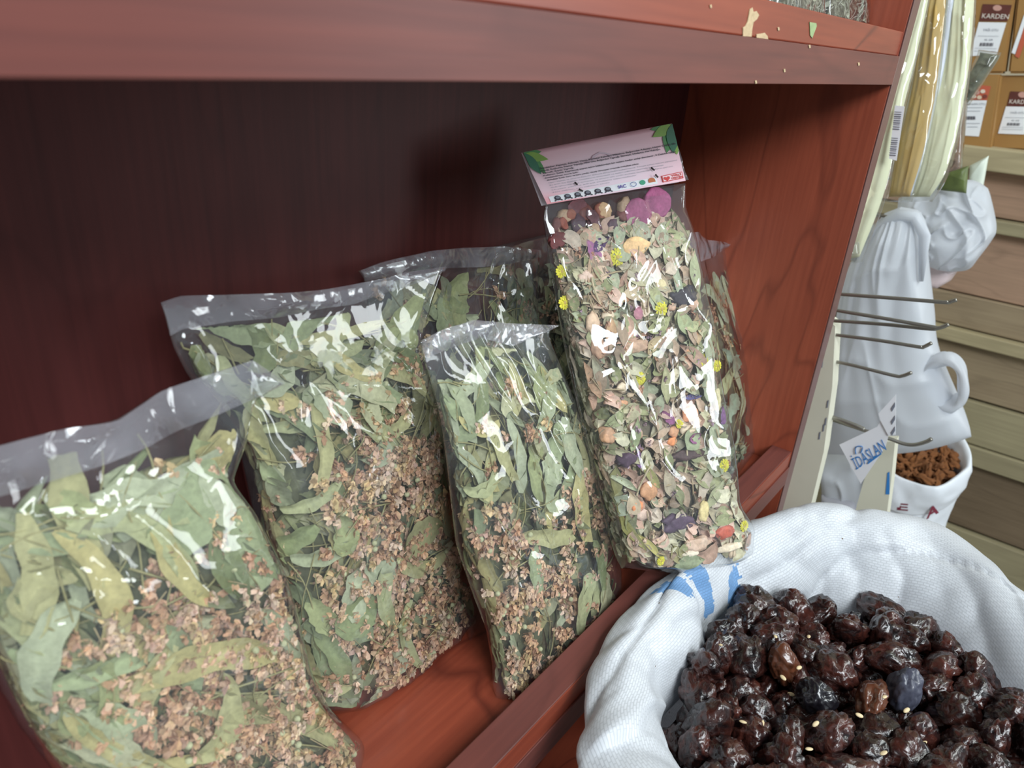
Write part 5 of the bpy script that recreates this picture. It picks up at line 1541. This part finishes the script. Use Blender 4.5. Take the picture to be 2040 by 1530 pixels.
link('bag_handle', a_.mesh('bag_handle', wb), tb)
v_, f_ = tube_vf([at(q, 0, .325) for q in [(1700, 520), (1745, 455), (1790, 428), (1825, 432), (1842, 470), (1835, 560)]], [.004, .006, .008, .008, .007, .003], 10)
a_ = Acc(); a_.add(v_, f_); link('twisted_loop', a_.mesh('twisted_loop', wb), tb)
pillow('carrier_bag', [(1640, 1330), (1640, 900)], [(1760, 1330), (1750, 1000), (1700, 900)], [(1640, 1330), (1760, 1330)], [(1640, 900), (1700, 900)], .46, .04, wb, .014, 54, freq=.9,
       label='crumpled white carrier bag low behind the paper price tag', cat='carrier bag')
pillow('carrier_bag', [(1630, 1350), (1636, 985)], [(1730, 1350), (1725, 1040), (1700, 1000)], [(1630, 1350), (1730, 1350)], [(1636, 985), (1700, 1000)], .43, .03, greyb, .010, 55, freq=.9,
       label='grey carrier bag lowest between the two off white posts', cat='carrier bag')
pillow('plastic_scrap', [(1692, 510), (1698, 485)], [(1712, 505), (1710, 482)], [(1692, 510), (1712, 505)], [(1698, 485), (1710, 482)], .15, .006, M['film'], .004, 56, freq=3, nu=16, nv=16,
       label='crumpled scrap of shiny film at the edge of the side panel', cat='scrap')

# off white posts behind the unit's edge
post = simple('off white painted post', srgb(206, 204, 186), .6, noise=.10, nscale=14, bump=.2)


def slab_px(name, poly, X, th, mat, lab, cat, parent=None):
    return on_x(poly, X, name, mat, parent, th, lab, cat)


tpz = thing('wooden_post', tuple(at((1600, 1090), 0, .09)), 'off white post right beside the side panel edge, black marks on it', 'post')
slab_px('post_body', [(1563, 1150), (1600, 800), (1642, 632), (1664, 650), (1658, 770), (1641, 900), (1625, 1150)], .09, .022, post, None, None, tpz)
for q in ((1648, 805), (1640, 852), (1632, 868), (1644, 840), (1637, 635 + 90)):
    on_x([(q[0] - 2, q[1] + 8), (q[0], q[1] - 6), (q[0] + 3, q[1] - 8), (q[0] + 1, q[1] + 7)], .0893, 'dark_mark', M['ink_grey'], tpz, .0005)
tpy = thing('wooden_post', tuple(at((1730, 1090), 0, .16)), 'off white post under the paper price tag, beside the walnut sack', 'post')
slab_px('post_body', [(1700, 1160), (1706, 1010), (1720, 960), (1752, 880), (1783, 880), (1775, 960), (1762, 1060), (1755, 1160)], .16, .02, post, None, None, tpy)
on_x([(1768, 942), (1772, 940), (1772, 985), (1764, 985)], .1593, 'blue_mark', M['ink_blue'], tpy, .0005)

# metal display hooks
hooks = [([(1672, 586), (1780, 594), (1880, 602), (1892, 601), (1906, 597)], 'uppermost metal hook, its tip farthest out over the boards'),
         ([(1664, 618), (1760, 634), (1850, 650), (1872, 653), (1890, 646)], 'second metal hook down, ending in a short upward bend'),
         ([(1660, 639), (1760, 646), (1850, 655), (1868, 654), (1886, 648)], 'third metal hook down, its tip touching the one above'),
         ([(1663, 667), (1750, 678), (1830, 691), (1840, 691), (1856, 683)], 'fourth metal hook down, in front of the white bag'),
         ([(1640, 716), (1700, 728), (1780, 748), (1797, 749), (1816, 742)], 'long metal hook below the other four, bent up at its tip'),
         ([(1612, 820), (1660, 832), (1700, 846), (1722, 856)], 'metal hook carrying the printed paper price tag')]
for k, (pp_, lab) in enumerate(hooks):
    X0 = .07 + .008 * k
    hp_ = [at(q, 0, X0) for q in catmull(pp_, 20)]
    hp_ = [np.array([X0, .30, hp_[0][2]])] + hp_
    v_, f_ = tube_vf(hp_, .0019 if k < 5 else .0026, 8)
    a_ = Acc(); a_.add(v_, f_); link('display_hook', a_.mesh('display_hook', M['steel']), label=lab, cat='hook')
v_, f_ = tube_vf([np.array([.13, .30, at((1778, 876), 0, .13)[2]])] + [at(q, 0, .13) for q in catmull([(1778, 876), (1800, 884), (1822, 886), (1845, 880), (1856, 874)], 20)], .0022, 8)
a_ = Acc(); a_.add(v_, f_); link('display_hook', a_.mesh('display_hook', M['steel']), label='lowest metal hook, its bent tip over the walnuts', cat='hook')

# the paper price tag with its print
tg = thing('price_tag', tuple(at((1740, 870), 0, .10)), 'white paper price tag with blue lettering hanging from a metal hook', 'price tag')
on_x([(1672, 886), (1748, 850), (1754, 838), (1770, 868), (1764, 890), (1715, 964)], .100, 'tag_front', M['paper'], tg, .0005)
on_x([(1754, 838), (1750, 824), (1785, 786), (1784, 866), (1770, 868)], .098, 'tag_fold', M['paper'], tg, .0005)
for y0 in (808, 834, 856):
    on_x([(1775, y0 + 6), (1783, y0 - 6), (1783, y0 + 2), (1777, y0 + 12)], .0972, 'printed_mark', M['ink_grey'], tg)
write_px("İDASLAN", M['ink_blue'], (1692, 907), (1752, 866), (1706, 936), .0990, tg)
on_x([(1728, 922), (1755, 903), (1756, 905), (1729, 925)], .0988, 'printed_rule', M['ink_blue'], tg)
v_, f_ = tube_vf([at(q, 0, .0985) for q in catmull([(1705, 905), (1704, 894), (1709, 889), (1718, 890), (1717, 897), (1714, 903)], 14)], .0006, 5)
a_ = Acc(); a_.add(v_, f_); link('wave_emblem', a_.mesh('wave_emblem', M['ink_blue']), tg)

# small woven sack of walnuts
X = .42
cR = at((1822, 925), 0, X)
ts = thing('woven_sack', (cR[0], cR[1], cR[2] - .3), 'small white woven sack with dark red lettering, open and full of walnuts', 'sack')
r0 = .060
th_ = np.linspace(0, 2 * math.pi, 81)[:-1]
prof = [(1.0, -.35), (1.02, -.2), (1.0, -.09), (.99, -.050), (1.03, -.051), (1.09, -.034), (1.10, -.010), (1.04, .003), (.94, .0), (.86, -.02), (.82, -.05)]
pr = catmull(prof, 50)
VV = np.zeros((len(pr), 80, 3))
for i, (rr, z_) in enumerate(pr):
    wob = 1 + .09 * (vnoise(th_ * 1.9, np.full(80, z_ * 20), 3) - .5) * 2 + .05 * (ridged(th_ * 3.1 + z_ * 30, np.full(80, z_ * 45), 4) - .5)
    VV[i] = np.stack([cR[0] + .05 + r0 * rr * wob * np.cos(th_), cR[1] - .004 + r0 * rr * wob * np.sin(th_), cR[2] + z_ + .02 * np.cos(th_) + .010 * np.sin(th_ * 1 + 1.9) + 0 * th_], 1)
plain = simple('white woven plastic', srgb(222, 226, 232), .45, noise=.05, nscale=60, bump=.2)
a_ = Acc(); a_.add(VV.reshape(-1, 3), grid_f(80, len(pr) - 1, wrap=True)); link('sack_body', a_.mesh('sack_body', plain), ts)
Xs = cR[0] - .022
for tx, tl, tr, bl in (("E", (1786, 1000), (1808, 1002), (1785, 1019)), ("K", (1785, 1024), (1807, 1026), (1783, 1044)), ("L", (1846, 975), (1868, 966), (1844, 1008)), ("A", (1842, 1014), (1866, 1005), (1840, 1044))):
    T0, T1, B0 = at(tl, 0, Xs), at(tr, 0, Xs), at(bl, 0, Xs)

    def on_sack(x, y):
        p = B0 + (T1 - T0) * x + (T0 - B0) * y
        return np.array([cR[0] + .05 - math.sqrt(max((r0 * 1.10) ** 2 - (p[1] - cR[1] + .004) ** 2, 1e-6)), p[1], p[2]])
    write_on(tx, M['ink_maroon'], on_sack, 1.0, .72, ts, xbold=.03)
nutm = simple('walnut kernel', srgb(168, 108, 62), .5, noise=.35, nscale=140, bump=.8)
nuts = []
rng = np.random.default_rng(9)
for i in range(5):
    Vn = ICO3[0].copy(); rn = np.array([.8 + .9 * mnoise.noise(Vector(q) * 1.7 + Vector((i * 4, 0, 0))) - max(0, .2 - abs(mnoise.noise(Vector(q) * 3.2 + Vector((i, 7, 0))))) * 1.6 for q in Vn])
    a_ = Acc(); a_.add(Vn * rn[:, None] * np.array([1.25, .55, .5]), ICO3[1]); nuts.append(a_.mesh('walnut', nutm))
k = 0
for lay in (0, 1):
    for q in range(34):
        rr = r0 * .80 * math.sqrt((q + .5) / 34); an = q * 2.39996 + lay
        o = bpy.data.objects.new('walnut', nuts[q % 5]); COL.objects.link(o)
        o.location = (cR[0] + .05 + rr * math.cos(an), cR[1] - .004 + rr * math.sin(an), cR[2] + (-.010 if lay == 0 else -.024) + .02 * math.cos(an) * rr / r0)
        s_ = rng.uniform(.011, .015); o.scale = (s_, s_, s_); o.rotation_euler = rng.uniform(0, 6.28, 3)
        o['label'] = 'orange brown walnut kernel among those in the small open sack'; o['category'] = 'walnut'; o['group'] = 'walnuts in the small sack'

# ---- what the hanging things hang from, behind the unit
a_ = Acc(); a_.add(*box_vf(.03, .62, .30, .315, -.25, .60, .002)); hb = link('hook_board', a_.mesh('hook_board', post, False), label='pale board behind the shelving unit that carries the metal hooks', cat='board')
a_ = Acc(); a_.add(*box_vf(.05, .08, .315, .345, -.82, .60, .002)); a_.add(*box_vf(.57, .60, .315, .345, -.82, .60, .002)); link('support_leg', a_.mesh('support_leg', post, False), hb)
tops = [at((1830, -62), 0, .20), at((1869, -62), 0, .24), at((1918, -62), 0, .28)]
rail = [np.array([.021, tops[0][1] + .005, tops[0][2]])] + tops + [tops[2] + np.array([.04, 0, 0])]
v_, f_ = tube_vf(rail, .004, 10); a_ = Acc(); a_.add(v_, f_); link('hanging_rail', a_.mesh('hanging_rail', M['steel']), label='steel rail above the frame from which the wrapped packs hang', cat='rail')
for q, X_k in (((1792, 436), .34), ((1880, 372), .50)):
    p_ = at(q, 0, X_k); v_, f_ = tube_vf([np.array([X_k, .30, p_[2]]), p_, p_ + np.array([0, -.012, .006])], .002, 8)
    a_ = Acc(); a_.add(v_, f_); link('display_hook', a_.mesh('display_hook', M['steel']), label='metal hook holding up the large pleated carrier bag' if X_k < .4 else 'metal hook holding up the bulging carrier bag', cat='hook')
zb_ = cR[2] - .352
a_ = Acc(); a_.add(*box_vf(.26, .66, -.22, .24, zb_ - .03, zb_, .003)); bench = link('low_bench', a_.mesh('low_bench', BD['tan'], False), label='low wooden bench under the walnut sack, hidden behind the large sack', cat='bench')
for bx_ in (.28, .61):
    for by_ in (-.20, .19):
        a_ = Acc(); a_.add(*box_vf(bx_, bx_ + .03, by_, by_ + .03, -.82, zb_ - .03, .002)); link('leg', a_.mesh('leg', BD['tan'], False), bench)
